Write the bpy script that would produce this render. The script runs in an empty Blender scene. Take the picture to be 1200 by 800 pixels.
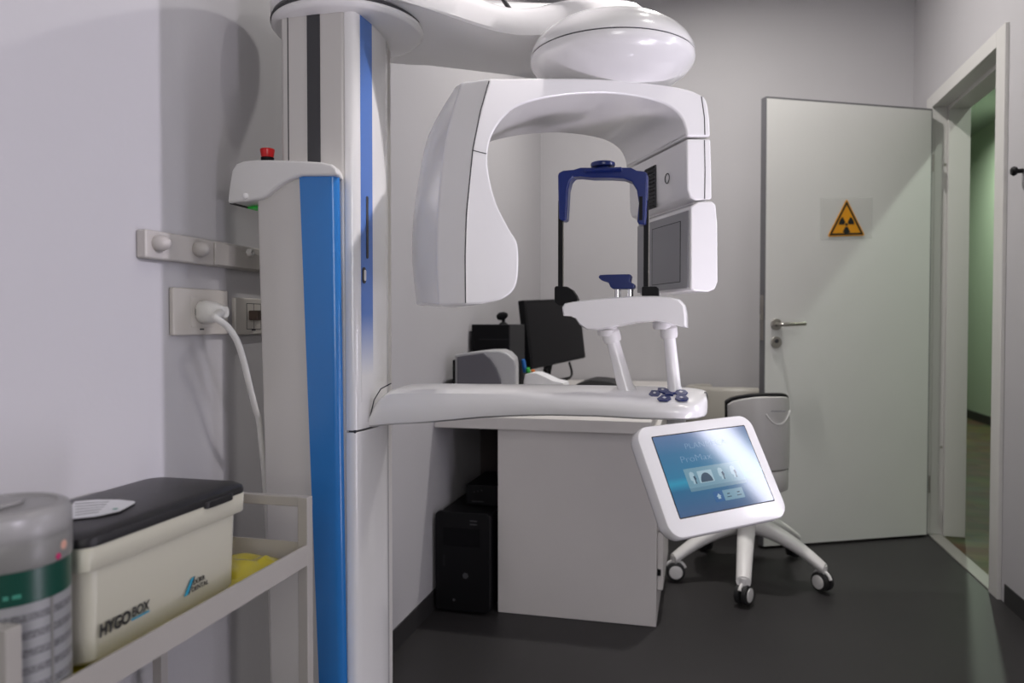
import bpy, bmesh, math, random
from math import pi, sin, cos, tan, atan2, radians
from mathutils import Vector, Matrix
random.seed(4)
SC = bpy.context.scene
COL = SC.collection

# ---------------------------------------------------------------- camera
F = 880.0; YAW = radians(14); PIT = radians(1.3)
RV = Vector((cos(YAW), sin(YAW), 0)); FH = Vector((-sin(YAW), cos(YAW), 0))
FV = FH*cos(PIT) - Vector((0, 0, 1))*sin(PIT); UV_ = RV.cross(FV); EYE = Vector((0, 0, 1.0))
cam = bpy.data.cameras.new('camera'); co = bpy.data.objects.new('camera', cam); COL.objects.link(co)
cam.sensor_width = 36; cam.lens = F/1200*36; cam.clip_start = .02
R3 = Matrix((RV, UV_, -FV)).transposed()
co.matrix_world = Matrix.Translation(EYE) @ R3.to_4x4()
cam.dof.use_dof = True; cam.dof.focus_distance = 1.5; cam.dof.aperture_fstop = 4.0
SC.camera = co

def at(x, y, d=None, X=None, Y=None, Z=None, P=None, N=None):
    """world point seen at photo pixel (x, y) on a given plane of the room"""
    v = FV + RV*((x-600)/F) - UV_*((y-400)/F)
    if d is not None: t = d
    elif X is not None: t = X/v.x
    elif Y is not None: t = Y/v.y
    elif Z is not None: t = (Z-1.0)/v.z
    else: t = (Vector(P)-EYE).dot(N)/v.dot(N)
    return EYE + v*t

# ---------------------------------------------------------------- materials
def nmat(name, col, rough=.5, metal=0, bump=0, bscale=200, var=0, vscale=6, spec=.5, coat=0, trans=0, emit=None, es=0, alpha=1, sss=0):
    m = bpy.data.materials.new(name); m.use_nodes = True
    nt = m.node_tree; b = nt.nodes['Principled BSDF']
    b.inputs['Base Color'].default_value = (*col, 1)
    b.inputs['Roughness'].default_value = rough; b.inputs['Metallic'].default_value = metal
    b.inputs['Specular IOR Level'].default_value = spec
    b.inputs['Coat Weight'].default_value = coat; b.inputs['Coat Roughness'].default_value = .08
    b.inputs['Transmission Weight'].default_value = trans
    b.inputs['Alpha'].default_value = alpha
    if sss:
        b.inputs['Subsurface Weight'].default_value = sss; b.inputs['Subsurface Scale'].default_value = .02
    if emit:
        b.inputs['Emission Color'].default_value = (*emit, 1); b.inputs['Emission Strength'].default_value = es
    if bump or var:
        tc = nt.nodes.new('ShaderNodeTexCoord')
    if var:
        n = nt.nodes.new('ShaderNodeTexNoise'); n.inputs['Scale'].default_value = vscale; n.inputs['Detail'].default_value = 4
        nt.links.new(tc.outputs['Object'], n.inputs['Vector'])
        r = nt.nodes.new('ShaderNodeValToRGB')
        r.color_ramp.elements[0].position = .3; r.color_ramp.elements[1].position = .7
        r.color_ramp.elements[0].color = (*[c*(1-var) for c in col], 1); r.color_ramp.elements[1].color = (*[min(1, c*(1+var)) for c in col], 1)
        nt.links.new(n.outputs['Fac'], r.inputs['Fac']); nt.links.new(r.outputs['Color'], b.inputs['Base Color'])
    if bump:
        n = nt.nodes.new('ShaderNodeTexNoise'); n.inputs['Scale'].default_value = bscale; n.inputs['Detail'].default_value = 3
        nt.links.new(tc.outputs['Object'], n.inputs['Vector'])
        bp = nt.nodes.new('ShaderNodeBump'); bp.inputs['Strength'].default_value = bump; bp.inputs['Distance'].default_value = .002
        nt.links.new(n.outputs['Fac'], bp.inputs['Height']); nt.links.new(bp.outputs['Normal'], b.inputs['Normal'])
    return m

MT = dict(
    wall=nmat('wall_paint', (.47, .46, .475), .6, bump=.15, bscale=90, var=.012, vscale=3),
    ceil=nmat('ceiling_paint', (.75, .75, .75), .8, bump=.1),
    floor=nmat('grey_vinyl', (.026, .0245, .0255), .48, spec=.3, bump=.06, bscale=300, var=.10, vscale=2.2),
    skirt=nmat('vinyl_skirting', (.026, .025, .026), .5, bump=.05),
    corr=nmat('corridor_paint', (.36, .40, .33), .6, bump=.05),
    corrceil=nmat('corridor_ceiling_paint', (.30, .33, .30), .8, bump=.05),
    frame=nmat('door_frame_lacquer', (.60, .59, .57), .4, bump=.03),
    door=nmat('door_laminate', (.70, .70, .68), .42, bump=.03, var=.01),
    edge=nmat('door_edge_grey', (.13, .13, .14), .5, bump=.03),
    sill=nmat('threshold_strip', (.22, .21, .20), .5, bump=.05),
    steel=nmat('brushed_steel', (.42, .40, .37), .32, 1, bump=.05, bscale=400),
    chrome=nmat('chrome', (.75, .75, .76), .14, 1, bump=.01),
    white=nmat('machine_white', (.84, .83, .83), .22, coat=.4, bump=.01, bscale=60),
    whitem=nmat('machine_white_matt', (.72, .71, .70), .42, bump=.02, bscale=100),
    grey=nmat('column_grey', (.60, .58, .56), .4, bump=.02, bscale=100),
    panel=nmat('sensor_grey', (.30, .30, .31), .42, bump=.02),
    panel2=nmat('sensor_grey_inset', (.26, .26, .27), .5, bump=.02),
    seam=nmat('seam_dark', (.05, .05, .055), .7, bump=.02),
    blue=nmat('column_blue', (.022, .19, .55), .3, coat=.3, bump=.01),
    navy=nmat('navy_plastic', (.004, .016, .125), .3, coat=.15, bump=.01),
    black=nmat('black_plastic', (.005, .005, .006), .5, spec=.18, bump=.03),
    darkg=nmat('dark_grey_plastic', (.016, .016, .018), .5, spec=.2, bump=.03),
    rubber=nmat('black_rubber', (.015, .015, .016), .6, bump=.05),
    red=nmat('red_plastic', (.60, .008, .010), .3, bump=.01),
    pcb=nmat('green_board', (.015, .22, .03), .4, emit=(.02, .5, .05), es=.15, var=.3, vscale=60),
    beige=nmat('socket_plastic', (.56, .53, .49), .35, bump=.01),
    cable=nmat('white_cable', (.70, .69, .66), .4, bump=.02),
    brown=nmat('brown_plug', (.07, .045, .035), .5, bump=.03),
    desk=nmat('desk_laminate', (.60, .575, .555), .45, bump=.04, bscale=150, var=.015),
    deskd=nmat('desk_shade_dark', (.040, .030, .028), .6, bump=.04, var=.1),  # shade of the knee space put into the colour
    trol=nmat('trolley_lacquer', (.45, .425, .40), .38, bump=.03, bscale=200),
    tub=nmat('box_plastic', (.62, .60, .50), .32, bump=.02, bscale=150),
    lid=nmat('box_lid_black', (.013, .012, .014), .36, bump=.25, bscale=700),
    paper=nmat('paper_white', (.70, .70, .72), .6, bump=.05),
    bag=nmat('yellow_bag', (.62, .52, .03), .22, trans=.25, bump=.5, bscale=30, coat=.5),
    ink=nmat('black_ink', (.01, .01, .012), .5, bump=.02),
    cyan=nmat('logo_cyan', (.02, .30, .48), .4, bump=.02),
    green=nmat('label_green', (.004, .062, .042), .32, bump=.02),
    lgreen=nmat('label_light_green', (.06, .30, .22), .4, bump=.02),
    pink=nmat('label_pink', (.55, .03, .15), .4, bump=.02),
    peach=nmat('label_peach', (.75, .42, .33), .4, bump=.02),
    capw=nmat('canister_white', (.25, .245, .24), .35, bump=.02),
    yellow=nmat('sign_yellow', (.78, .33, .012), .4, bump=.02),
    film=nmat('clear_film', (.72, .72, .70), .2, alpha=.10, bump=.02),
    print_d=nmat('printer_grey', (.115, .112, .128), .4, bump=.05),
    print_l=nmat('printer_light', (.42, .42, .43), .4, bump=.05),
    screenoff=nmat('monitor_black', (.003, .003, .004), .4, spec=.15, bump=.01),
    mblue=nmat('marker_blue', (.02, .15, .5), .35, bump=.02),
    mgreen=nmat('marker_green', (.05, .45, .08), .35, bump=.02),
    morange=nmat('marker_orange', (.8, .2, .02), .35, bump=.02),
    chairw=nmat('chair_shell_plastic', (.50, .49, .48), .4, bump=.02, bscale=100),
    dim=nmat('dim_grey_plastic', (.06, .06, .065), .5, spec=.2, bump=.02),
    cream=nmat('cream_vinyl', (.33, .315, .28), .45, bump=.05, bscale=80),
    glass=nmat('window_glass', (.9, .93, .95), .05, trans=1),
    lamp=nmat('lamp_diffuser', (.9, .9, .9), .5, emit=(1, .97, .93), es=6, bump=.01),
)

def pane_mat():
    m = bpy.data.materials.new('clear_pane'); m.use_nodes = True; nt = m.node_tree; nt.nodes.clear()
    o = nt.nodes.new('ShaderNodeOutputMaterial'); t = nt.nodes.new('ShaderNodeBsdfTransparent'); g = nt.nodes.new('ShaderNodeBsdfGlossy'); g.inputs['Roughness'].default_value = .03
    x = nt.nodes.new('ShaderNodeMixShader'); x.inputs[0].default_value = .06
    nt.links.new(t.outputs[0], x.inputs[1]); nt.links.new(g.outputs[0], x.inputs[2]); nt.links.new(x.outputs[0], o.inputs[0])
    return m
MT['clearpane'] = pane_mat()
def tile_mat():
    m = nmat('corridor_tiles', (.14, .11, .065), .6, spec=.2)
    nt = m.node_tree; b = nt.nodes['Principled BSDF']
    tc = nt.nodes.new('ShaderNodeTexCoord')
    br = nt.nodes.new('ShaderNodeTexBrick'); br.inputs['Scale'].default_value = 2.2; br.inputs['Mortar Size'].default_value = .008
    br.inputs['Color1'].default_value = (.050, .038, .020, 1); br.inputs['Color2'].default_value = (.075, .060, .034, 1); br.inputs['Mortar'].default_value = (.05, .042, .03, 1)
    n = nt.nodes.new('ShaderNodeTexNoise'); n.inputs['Scale'].default_value = 5; n.inputs['Detail'].default_value = 7
    mx = nt.nodes.new('ShaderNodeMixRGB'); mx.blend_type = 'OVERLAY'; mx.inputs[0].default_value = .8
    nt.links.new(tc.outputs['Object'], br.inputs['Vector']); nt.links.new(tc.outputs['Object'], n.inputs['Vector'])
    nt.links.new(br.outputs['Color'], mx.inputs[1]); nt.links.new(n.outputs['Color'], mx.inputs[2]); nt.links.new(mx.outputs[0], b.inputs['Base Color'])
    return m
MT['tile'] = tile_mat()

def ramp_mat(name, stops, axis, lo, hi, rough=.3, emit=0, space='Object'):
    """colour printed along one axis of the object"""
    m = nmat(name, (.5, .5, .5), rough)
    nt = m.node_tree; b = nt.nodes['Principled BSDF']
    tc = nt.nodes.new('ShaderNodeTexCoord'); sp = nt.nodes.new('ShaderNodeSeparateXYZ'); mr = nt.nodes.new('ShaderNodeMapRange')
    mr.inputs['From Min'].default_value = lo; mr.inputs['From Max'].default_value = hi
    cr = nt.nodes.new('ShaderNodeValToRGB')
    while len(cr.color_ramp.elements) < len(stops): cr.color_ramp.elements.new(.5)
    for e, (p, c) in zip(cr.color_ramp.elements, stops): e.position = p; e.color = (*c, 1)
    nt.links.new(tc.outputs[space], sp.inputs[0]); nt.links.new(sp.outputs['XYZ'.index(axis)], mr.inputs['Value'])
    nt.links.new(mr.outputs[0], cr.inputs['Fac'])
    if emit:
        b.inputs['Base Color'].default_value = (.01, .01, .012, 1)
        nt.links.new(cr.outputs['Color'], b.inputs['Emission Color']); b.inputs['Emission Strength'].default_value = emit
    else:
        nt.links.new(cr.outputs['Color'], b.inputs['Base Color'])
    return m
# printed stripe fading out to white at its foot (z of the machine's own frame)
MT['stripe'] = ramp_mat('stripe_print', [(0, (.80, .79, .79)), (.55, (.13, .25, .64)), (1, (.105, .22, .60))], 'Z', .90, 1.12, .22)
MT['display'] = ramp_mat('display_glow', [(0, (.09, .17, .34)), (.30, (.04, .19, .37)), (.40, (.05, .40, .62)), (.47, (.05, .26, .46)), (.75, (.07, .24, .44)), (1, (.16, .26, .48))], 'Y', -.070, .070, .10, emit=.62, space='Object')

def label_mat():
    m = nmat('label_rows', (.62, .62, .63), .4)
    nt = m.node_tree; b = nt.nodes['Principled BSDF']
    tc = nt.nodes.new('ShaderNodeTexCoord'); w = nt.nodes.new('ShaderNodeTexWave'); w.bands_direction = 'Z'; w.inputs['Scale'].default_value = 19; w.inputs['Distortion'].default_value = 0
    n = nt.nodes.new('ShaderNodeTexNoise'); n.inputs['Scale'].default_value = 420; n.inputs['Detail'].default_value = 2
    r1 = nt.nodes.new('ShaderNodeValToRGB'); r1.color_ramp.elements[0].position = .38; r1.color_ramp.elements[1].position = .46
    r2 = nt.nodes.new('ShaderNodeValToRGB'); r2.color_ramp.elements[0].position = .30; r2.color_ramp.elements[1].position = .62
    r2.color_ramp.elements[0].color = (.10, .10, .11, 1); r2.color_ramp.elements[1].color = (.24, .24, .25, 1)
    mx = nt.nodes.new('ShaderNodeMixRGB'); mx.inputs[2].default_value = (.33, .33, .345, 1)
    nt.links.new(tc.outputs['Object'], w.inputs['Vector']); nt.links.new(tc.outputs['Object'], n.inputs['Vector'])
    nt.links.new(w.outputs['Fac'], r1.inputs['Fac']); nt.links.new(n.outputs['Fac'], r2.inputs['Fac'])
    nt.links.new(r1.outputs['Color'], mx.inputs[0]); nt.links.new(r2.outputs['Color'], mx.inputs[1]); nt.links.new(mx.outputs[0], b.inputs['Base Color'])
    return m
MT['rows'] = label_mat()

# ---------------------------------------------------------------- mesh builder
class M:
    def __init__(s): s.bm = bmesh.new()
    def face(s, vs):
        try: return s.bm.faces.new(vs)
        except ValueError: return None
    def loft(s, rings, cap=True, closed=True):
        R = [[s.bm.verts.new(p) for p in r] for r in rings]
        n = len(R[0])
        for a, b in zip(R, R[1:]):
            for i in range(n if closed else n-1):
                j = (i+1) % n
                s.face((a[i], a[j], b[j], b[i]))
        if cap:
            s.face(R[0][::-1]); s.face(R[-1])
        return s
    def prism(s, pts, vec):
        pts = [Vector(p) for p in pts]; v = Vector(vec)
        return s.loft([pts, [p+v for p in pts]])
    def box(s, lo, hi):
        (a, b, c), (d, e, f) = lo, hi
        return s.prism([(a, b, c), (d, b, c), (d, e, c), (a, e, c)], (0, 0, f-c))
    def obox(s, c, ax, ay, az, h):
        c = Vector(c); ax, ay, az = [Vector(q).normalized() for q in (ax, ay, az)]
        p = [c+ax*(i*h[0])+ay*(j*h[1])-az*h[2] for i, j in ((-1, -1), (1, -1), (1, 1), (-1, 1))]
        return s.prism(p, az*2*h[2])
    def cyl(s, p0, p1, r0, r1=None, n=32, cap=True):
        p0, p1 = Vector(p0), Vector(p1); r1 = r0 if r1 is None else r1
        d = (p1-p0).normalized(); a = d.orthogonal().normalized(); b = d.cross(a)
        ring = lambda p, r: [p+(a*cos(2*pi*k/n)+b*sin(2*pi*k/n))*r for k in range(n)]
        return s.loft([ring(p0, r0), ring(p1, r1)], cap)
    def lathe(s, prof, c, axis=(0, 0, 1), n=48):
        c = Vector(c); d = Vector(axis).normalized(); a = d.orthogonal().normalized(); b = d.cross(a)
        return s.loft([[c+d*z+(a*cos(2*pi*k/n)+b*sin(2*pi*k/n))*max(r, 1e-5) for k in range(n)] for r, z in prof])
    def tube(s, path, r, n=12, rs=None):
        P = [Vector(p) for p in path]; rings = []; a = None
        for i, p in enumerate(P):
            t = (P[min(i+1, len(P)-1)]-P[max(i-1, 0)]).normalized()
            a = t.orthogonal().normalized() if a is None else (a-t*a.dot(t)).normalized()
            b = t.cross(a); q = rs[i] if rs else r
            rings.append([p+(a*cos(2*pi*k/n)+b*sin(2*pi*k/n))*q for k in range(n)])
        return s.loft(rings)

def smooth_path(pts, n=8):
    P = [Vector(p) for p in pts]; P = [P[0]*2-P[1]]+P+[P[-1]*2-P[-2]]; out = []
    for i in range(1, len(P)-2):
        for k in range(n):
            t = k/n; a, b, c, d = P[i-1:i+3]
            out.append(.5*((2*b)+(c-a)*t+(2*a-5*b+4*c-d)*t*t+(3*b-a-3*c+d)*t**3))
    return out+[P[-2]]

def rrect(w, h, r, n=6):
    """rounded rectangle, centre 0, as (x, y)"""
    out = []
    for cx, cy, a0 in ((w/2-r, h/2-r, 0), (-w/2+r, h/2-r, 90), (-w/2+r, -h/2+r, 180), (w/2-r, -h/2+r, 270)):
        for k in range(n+1):
            a = radians(a0+90*k/n); out.append((cx+r*cos(a), cy+r*sin(a)))
    return out

def rootloc(o):
    while o.parent: o = o.parent
    return o.location.copy()

def obj(name, m, mat, parent=None, bevel=0, seg=3, ang=30, flat=False, basis=None):
    bm = m.bm
    bmesh.ops.recalc_face_normals(bm, faces=bm.faces)
    if parent: bmesh.ops.translate(bm, verts=bm.verts, vec=-rootloc(parent))
    if basis is not None: bmesh.ops.transform(bm, verts=bm.verts, matrix=basis.inverted())
    for f in bm.faces: f.smooth = not flat
    if not bevel:
        for e in bm.edges:
            if len(e.link_faces) == 2 and e.calc_face_angle(0) > radians(38): e.smooth = False
    me = bpy.data.meshes.new(name); bm.to_mesh(me); bm.free()
    o = bpy.data.objects.new(name, me); COL.objects.link(o)
    for mm in (mat if isinstance(mat, (list, tuple)) else [mat]): me.materials.append(MT[mm] if isinstance(mm, str) else mm)
    if parent: o.parent = parent
    if basis is not None: o.matrix_local = basis
    if bevel:
        b = o.modifiers.new('bevel', 'BEVEL'); b.width = bevel; b.segments = seg; b.limit_method = 'ANGLE'; b.angle_limit = radians(ang)
        b.harden_normals = True
    return o

def empty(name, loc, label, cat, group=None):
    o = bpy.data.objects.new(name, None); COL.objects.link(o); o.location = loc; o.empty_display_size = .1
    return tag(o, label, cat, group)
def tag(o, label, cat, group=None, kind=None):
    o['label'] = label; o['category'] = cat
    if group: o['group'] = group
    if kind: o['kind'] = kind
    return o
def struct(name, m, mat, **k):
    o = obj(name, m, mat, **k); o['kind'] = 'structure'; return o

def text(name, body, size, org, xd, yd, mat, parent, extrude=.0003, shear=0, bold=0, align='LEFT', sx=1):
    cu = bpy.data.curves.new(name, 'FONT'); cu.body = body; cu.size = size; cu.extrude = extrude; cu.shear = shear; cu.offset = bold; cu.align_x = align
    t = bpy.data.objects.new(name, cu); COL.objects.link(t); bpy.context.view_layer.update()
    me = bpy.data.meshes.new_from_object(t.evaluated_get(bpy.context.evaluated_depsgraph_get()))
    bpy.data.objects.remove(t)
    xd, yd = Vector(xd).normalized(), Vector(yd).normalized(); zd = xd.cross(yd)
    mt = Matrix((xd, yd, zd)).transposed().to_4x4(); mt.translation = Vector(org)-rootloc(parent)
    me.transform(mt @ Matrix.Diagonal((sx, 1, 1, 1))); me.name = name; me.materials.clear(); me.materials.append(MT[mat])
    o = bpy.data.objects.new(name, me); COL.objects.link(o); o.parent = parent
    return o

# ================================================================ SETTING
XL, XR, YB, YF, ZC = -.90, 1.07, 4.30, -1.30, 3.0
D0, D1, DH = 3.14, 3.93, 2.02            # door opening along the right wall
W0, W1, WZ0, WZ1 = 1.405, 1.495, .80, 1.75  # slit window in the right wall (outside the frame)
WT = .135
V0, V1, VZ0, VZ1 = .80, 1.10, .12, .72     # low side window in the right wall (outside the frame)
S0, S1, SZ0, SZ1 = -.50, .330, 1.25, 2.25    # unseen opening added to cut the sunlit patch on the left wall
struct('floor', M().box((XL-.1, YF-.1, -.05), (XR+.02, YB+.1, 0)), 'floor')
struct('ceiling', M().box((XL-.1, YF-.1, ZC), (XR+.1, YB+.1, ZC+.1)), 'ceil')
struct('wall_left', M().box((XL-.1, YF-.1, 0), (XL, YB+.1, ZC)), 'wall')
struct('wall_back', M().box((XL, YB, 0), (XR+WT, YB+.1, ZC)), 'wall')
FX0, FX1, FZ0, FZ1 = .20, .85, .85, 1.95   # unseen window added behind the camera for front fill
m = M(); m.box((XL, YF-.1, 0), (FX0, YF, ZC)); m.box((FX1, YF-.1, 0), (XR+.1, YF, ZC)); m.box((FX0, YF-.1, 0), (FX1, YF, FZ0)); m.box((FX0, YF-.1, FZ1), (FX1, YF, ZC))
struct('wall_front', m, 'wall')
m = M(); m.box((FX0-.05, YF, FZ0-.05), (FX0, YF+.012, FZ1+.05)); m.box((FX1, YF, FZ0-.05), (FX1+.05, YF+.012, FZ1+.05)); m.box((FX0, YF, FZ0-.05), (FX1, YF+.012, FZ0)); m.box((FX0, YF, FZ1), (FX1, YF+.012, FZ1+.05))
wn4 = struct('added_window_4', m, 'frame'); obj('pane', M().box((FX0, YF-.08, FZ0), (FX1, YF-.074, FZ1)), 'glass', wn4)
m = M()
m.box((XR, YF, 0), (XR+WT, S0, ZC)); m.box((XR, S0, 0), (XR+WT, S1, SZ0)); m.box((XR, S0, SZ1), (XR+WT, S1, ZC)); m.box((XR, S1, 0), (XR+WT, V0, ZC)); m.box((XR, V0, 0), (XR+WT, V1, VZ0)); m.box((XR, V0, VZ1), (XR+WT, V1, ZC)); m.box((XR, V1, 0), (XR+WT, W0, ZC)); m.box((XR, W0, 0), (XR+WT, W1, WZ0)); m.box((XR, W0, WZ1), (XR+WT, W1, ZC))
m.box((XR, W1, 0), (XR+WT, D0-.03, ZC)); m.box((XR, D0-.03, DH+.03), (XR+WT, D1+.03, ZC)); m.box((XR, D1+.03, 0), (XR+WT, YB, ZC))
struct('wall_right', m, 'wall')
struct('baseboard_left', M().box((XL, YF, 0), (XL+.004, YB, .07)), 'skirt')
struct('baseboard_back', M().box((XL, YB-.004, 0), (XR, YB, .07)), 'skirt')
m = M(); m.box((XR-.004, YF, 0), (XR, D0-.12, .07)); m.box((XR-.004, D1+.11, 0), (XR, YB, .07)); struct('baseboard_right', m, 'skirt')
# window
for name, a0, a1, b0, b1 in (('window_1', W0, W1, WZ0, WZ1), ('window_2', V0, V1, VZ0, VZ1), ('added_window_3', S0, S1, SZ0, SZ1)):
    wf = M(); t = .045
    wf.box((XR-.012, a0-t, b0-t), (XR, a0, b1+t)); wf.box((XR-.012, a1, b0-t), (XR, a1+t, b1+t))
    wf.box((XR-.012, a0, b0-t), (XR, a1, b0)); wf.box((XR-.012, a0, b1), (XR, a1, b1+t))
    win = struct(name, wf, 'frame')
    obj('pane', M().box((XR+.09, a0, b0), (XR+.096, a1, b1)), 'glass' if name != 'added_window_3' else 'clearpane', win)

# door frame ------------------------------------------------------
m = M(); XO = XR+WT+.012; XM = XR+.055
m.box((XR-.014, D0-.085, 0), (XR-.0002, D0, DH+.06)); m.box((XR-.014, D1, 0), (XR-.0002, D1+.085, DH+.06))   # casing on the room side
m.box((XR-.014, D0, DH), (XR-.0002, D1, DH+.06))
m.box((XR, D0-.0298, 0), (XM, D0-.0002, DH+.0298)); m.box((XM+.0002, D0-.0298, 0), (XO, D0+.016, DH+.0298))
m.box((XR, D1+.0002, 0), (XM, D1+.0298, DH+.0298)); m.box((XM+.0002, D1-.016, 0), (XO, D1+.0298, DH+.0298))
m.box((XR, D0, DH+.0002), (XM, D1, DH+.0298)); m.box((XM+.0002, D0+.0162, DH-.016), (XO, D1-.0162, DH+.0298))
tr = struct('trim_1', m, 'frame', bevel=.002, seg=2)
for z in (.42, 1.75):
    p = at(1105, 400, Y=D1-.001)
    obj('keeper', M().cyl((p.x, D1-.001, z), (p.x, D1+.003, z), .006, n=12), 'steel', tr)
struct('trim_2', M().box((XR-.01, D0, 0), (XR+.05, D1, .006)), 'sill', bevel=.002, seg=2)
# corridor --------------------------------------------------------
CX = 2.8
struct('floor_corridor', M().box((XR+.02, 2.5, -.05), (CX+.1, 14, 0)), 'tile')
struct('wall_corridor', M().box((CX, 2.5, 0), (CX+.1, 14, ZC)), 'corr')
m = M(); m.box((XR+WT, YB, 0), (XR+WT+.01, 14, ZC)); m.box((XR+WT, 14, 0), (CX, 14.1, ZC)); m.box((XR+WT, 2.4, 0), (CX, 2.5, ZC)); struct('wall_corridor_end', m, 'corr')
struct('ceiling_corridor', M().box((XR+WT, 2.5, ZC), (CX, 14, ZC+.1)), 'corrceil')
struct('baseboard_corridor', M().box((CX-.012, 2.5, 0), (CX, 14, .09)), 'skirt')

# door leaf -------------------------------------------------------
h0 = Vector((1.043, 3.878, 0)); h1 = Vector((.283, 3.492, 0))
du = (h1-h0).normalized(); dn = Vector((du.y, -du.x, 0))
if dn.y > 0: dn = -dn
L = (h1-h0).length; zt = 1.993
def dpt(s, n, z): return h0+du*s+dn*n+Vector((0, 0, z))
m = M().prism([dpt(0, 0, .012), dpt(L, 0, .012), dpt(L, -.04, .012), dpt(0, -.04, .012)], (0, 0, zt-.012))
door = struct('door_1', m, 'door', bevel=.0015, seg=2)
e = M()
e.prism([dpt(L, .0, .012), dpt(L+.004, 0, .012), dpt(L+.004, -.04, .012), dpt(L, -.04, .012)], (0, 0, zt-.012))
e.prism([dpt(0, 0, zt), dpt(L+.004, 0, zt), dpt(L+.004, -.04, zt), dpt(0, -.04, zt)], (0, 0, .008))
e.prism([dpt(-.004, 0, .012), dpt(0, 0, .012), dpt(0, -.04, .012), dpt(-.004, -.04, .012)], (0, 0, zt-.004))
obj('door_edge', e, 'edge', door, bevel=.001, seg=2)
N3 = dict(P=dpt(0, 0, 0), N=dn)
def on_door(x, y, o=0): return at(x, y, P=dpt(0, o, 0), N=dn)
p = on_door(909, 380)
h = M().cyl(p, p+dn*.009, .026); hp = p+dn*.045
obj('rosette', h, 'steel', door, bevel=.002)
m = M(); q = on_door(944, 379, .045)
m.tube(smooth_path([p, p+dn*.03, p+dn*.043-du*.006, p+dn*.046-du*.02, q]), .0085, 14)
obj('door_handle', m, 'steel', door)
p = on_door(909, 401)
obj('lock_rosette', M().cyl(p, p+dn*.008, .026), 'steel', door, bevel=.002)
obj('key_cylinder', M().cyl(p+dn*.007+Vector((0, 0, .006)), p+dn*.011+Vector((0, 0, .006)), .009), 'seam', door)
lk = M().obox(dpt(L+.004, -.02, 1.03), dn, (0, 0, 1), du, (.012, .10, .0012)); obj('lock_faceplate', lk, 'steel', door)
obj('latch', M().obox(dpt(L+.009, -.014, 1.032), dn, (0, 0, 1), du, (.007, .012, .006)), 'steel', door)
m = M()
for z in (.25, 1.75): m.cyl(dpt(-.008, .004, z-.04), dpt(-.008, .004, z+.04), .004, n=16)
obj('hinge', m, 'steel', door)

# radiation sign --------------------------------------------------
a, b, c, d = on_door(961, 232), on_door(1022, 231), on_door(1023, 280), on_door(960, 281)
sx = (b-a).normalized(); sz = Vector((0, 0, 1)); sc = (a+b+c+d)/4
sign = empty('radiation_warning_sign', sc+dn*.002, 'yellow triangular radiation warning sign on clear sheet stuck to open door', 'sign')
W = (b-a).length; Hh = (a-d).length
obj('backing_sheet', M().prism([sc+dn*.001+sx*x+sz*z for x, z in ((-W/2, -Hh/2), (W/2, -Hh/2), (W/2, Hh/2), (-W/2, Hh/2))], dn*.0006), 'film', sign)
tc_ = on_door(991.5, 262)
def tri(r, rr, o, t):
    pts = []
    for k in range(3):
        A = pi/2+k*2*pi/3; cc = Vector((cos(A), sin(A)))*(r-2*rr)
        for j in range(7):
            B = A-pi/3+j*pi/9; pts.append(tc_+dn*o+sx*(cc.x+rr*cos(B))+sz*(cc.y+rr*sin(B)))
    return M().prism(pts, dn*t)
R0 = (on_door(1013, 277)-on_door(970, 277)).length/1.732
obj('triangle', tri(R0*1.03, .006, .0018, .0008), 'yellow', sign)
m = M()
def tri_pts(r, o):
    return [tc_+dn*o+sx*(r*cos(pi/2+k*2*pi/3))+sz*(r*sin(pi/2+k*2*pi/3)) for k in range(3)]
A_, B_ = tri_pts(R0*.93, .0028), tri_pts(R0*.78, .0028)
for k in range(3):
    j = (k+1) % 3; m.prism([A_[k], A_[j], B_[j], B_[k]], dn*.0006)
obj('border', m, 'ink', sign)
m = M()
tc2 = tc_-sz*.004; rt = R0*.36
m.cyl(tc2+dn*.0028, tc2+dn*.0034, rt*.17, n=20)
for k in range(3):
    A = pi*1.5+k*2*pi/3; ps = []
    for j in range(9): B = A-pi/6+j*pi/24; ps.append(tc2+dn*.0028+sx*(rt*cos(B))+sz*(rt*sin(B)))
    for j in range(9): B = A+pi/6-j*pi/24; ps.append(tc2+dn*.0028+sx*(rt*.28*cos(B))+sz*(rt*.28*sin(B)))
    m.prism(ps, dn*.0006)
obj('trefoil', m, 'ink', sign)

# black hook at the right edge
p = at(1199, 200, X=XR-.001)
hk = M().cyl(p, p-Vector((.02, 0, 0)), .008, n=16); hk.lathe([(0, .018), (.013, .02), (.017, .028), (.012, .036), (0, .038)], p, (-1, 0, 0), 20)
tag(obj('wall_hook', hk, 'black'), 'small black hook on white wall right of doorway', 'hook')

# ================================================================ X-RAY MACHINE
mach = empty('dental_xray_machine', (-.71, 1.42, 0), 'tall white panoramic dental X-ray machine with blue striped columns', 'x-ray machine')
Z = Vector((0, 0, 1))
# moving column ---------------------------------------------------
m = M().box((-.79, 1.312, 0), (-.652, 1.535, 1.63))
colm = obj('column', m, 'grey', mach, bevel=.010, seg=4)
xa, xb = at(360, 100, Y=1.311).x, at(375, 100, Y=1.311).x
obj('guide_slot', M().box((xa, 1.3105, .6), (xb, 1.3135, 1.628)), 'seam', colm)
xs = at(337.5, 100, Y=1.311).x
obj('seam', M().box((xs-.0008, 1.3108, .5), (xs+.0008, 1.313, 1.628)), 'seam', colm)
fas = [(-.652, 1.313), (-.641, 1.3135), (-.634, 1.319), (-.6315, 1.333), (-.630, 1.357), (-.6295, 1.381), (-.630, 1.42), (-.633, 1.455), (-.640, 1.482), (-.652, 1.50)]
def fascia(z0, z1, off=0, pts=fas): return M().prism([(x+off, y, z0) for x, y in pts]+[(-.655, pts[-1][1], z0), (-.655, pts[0][1], z0)], (0, 0, z1-z0))
ZS = .797
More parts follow.
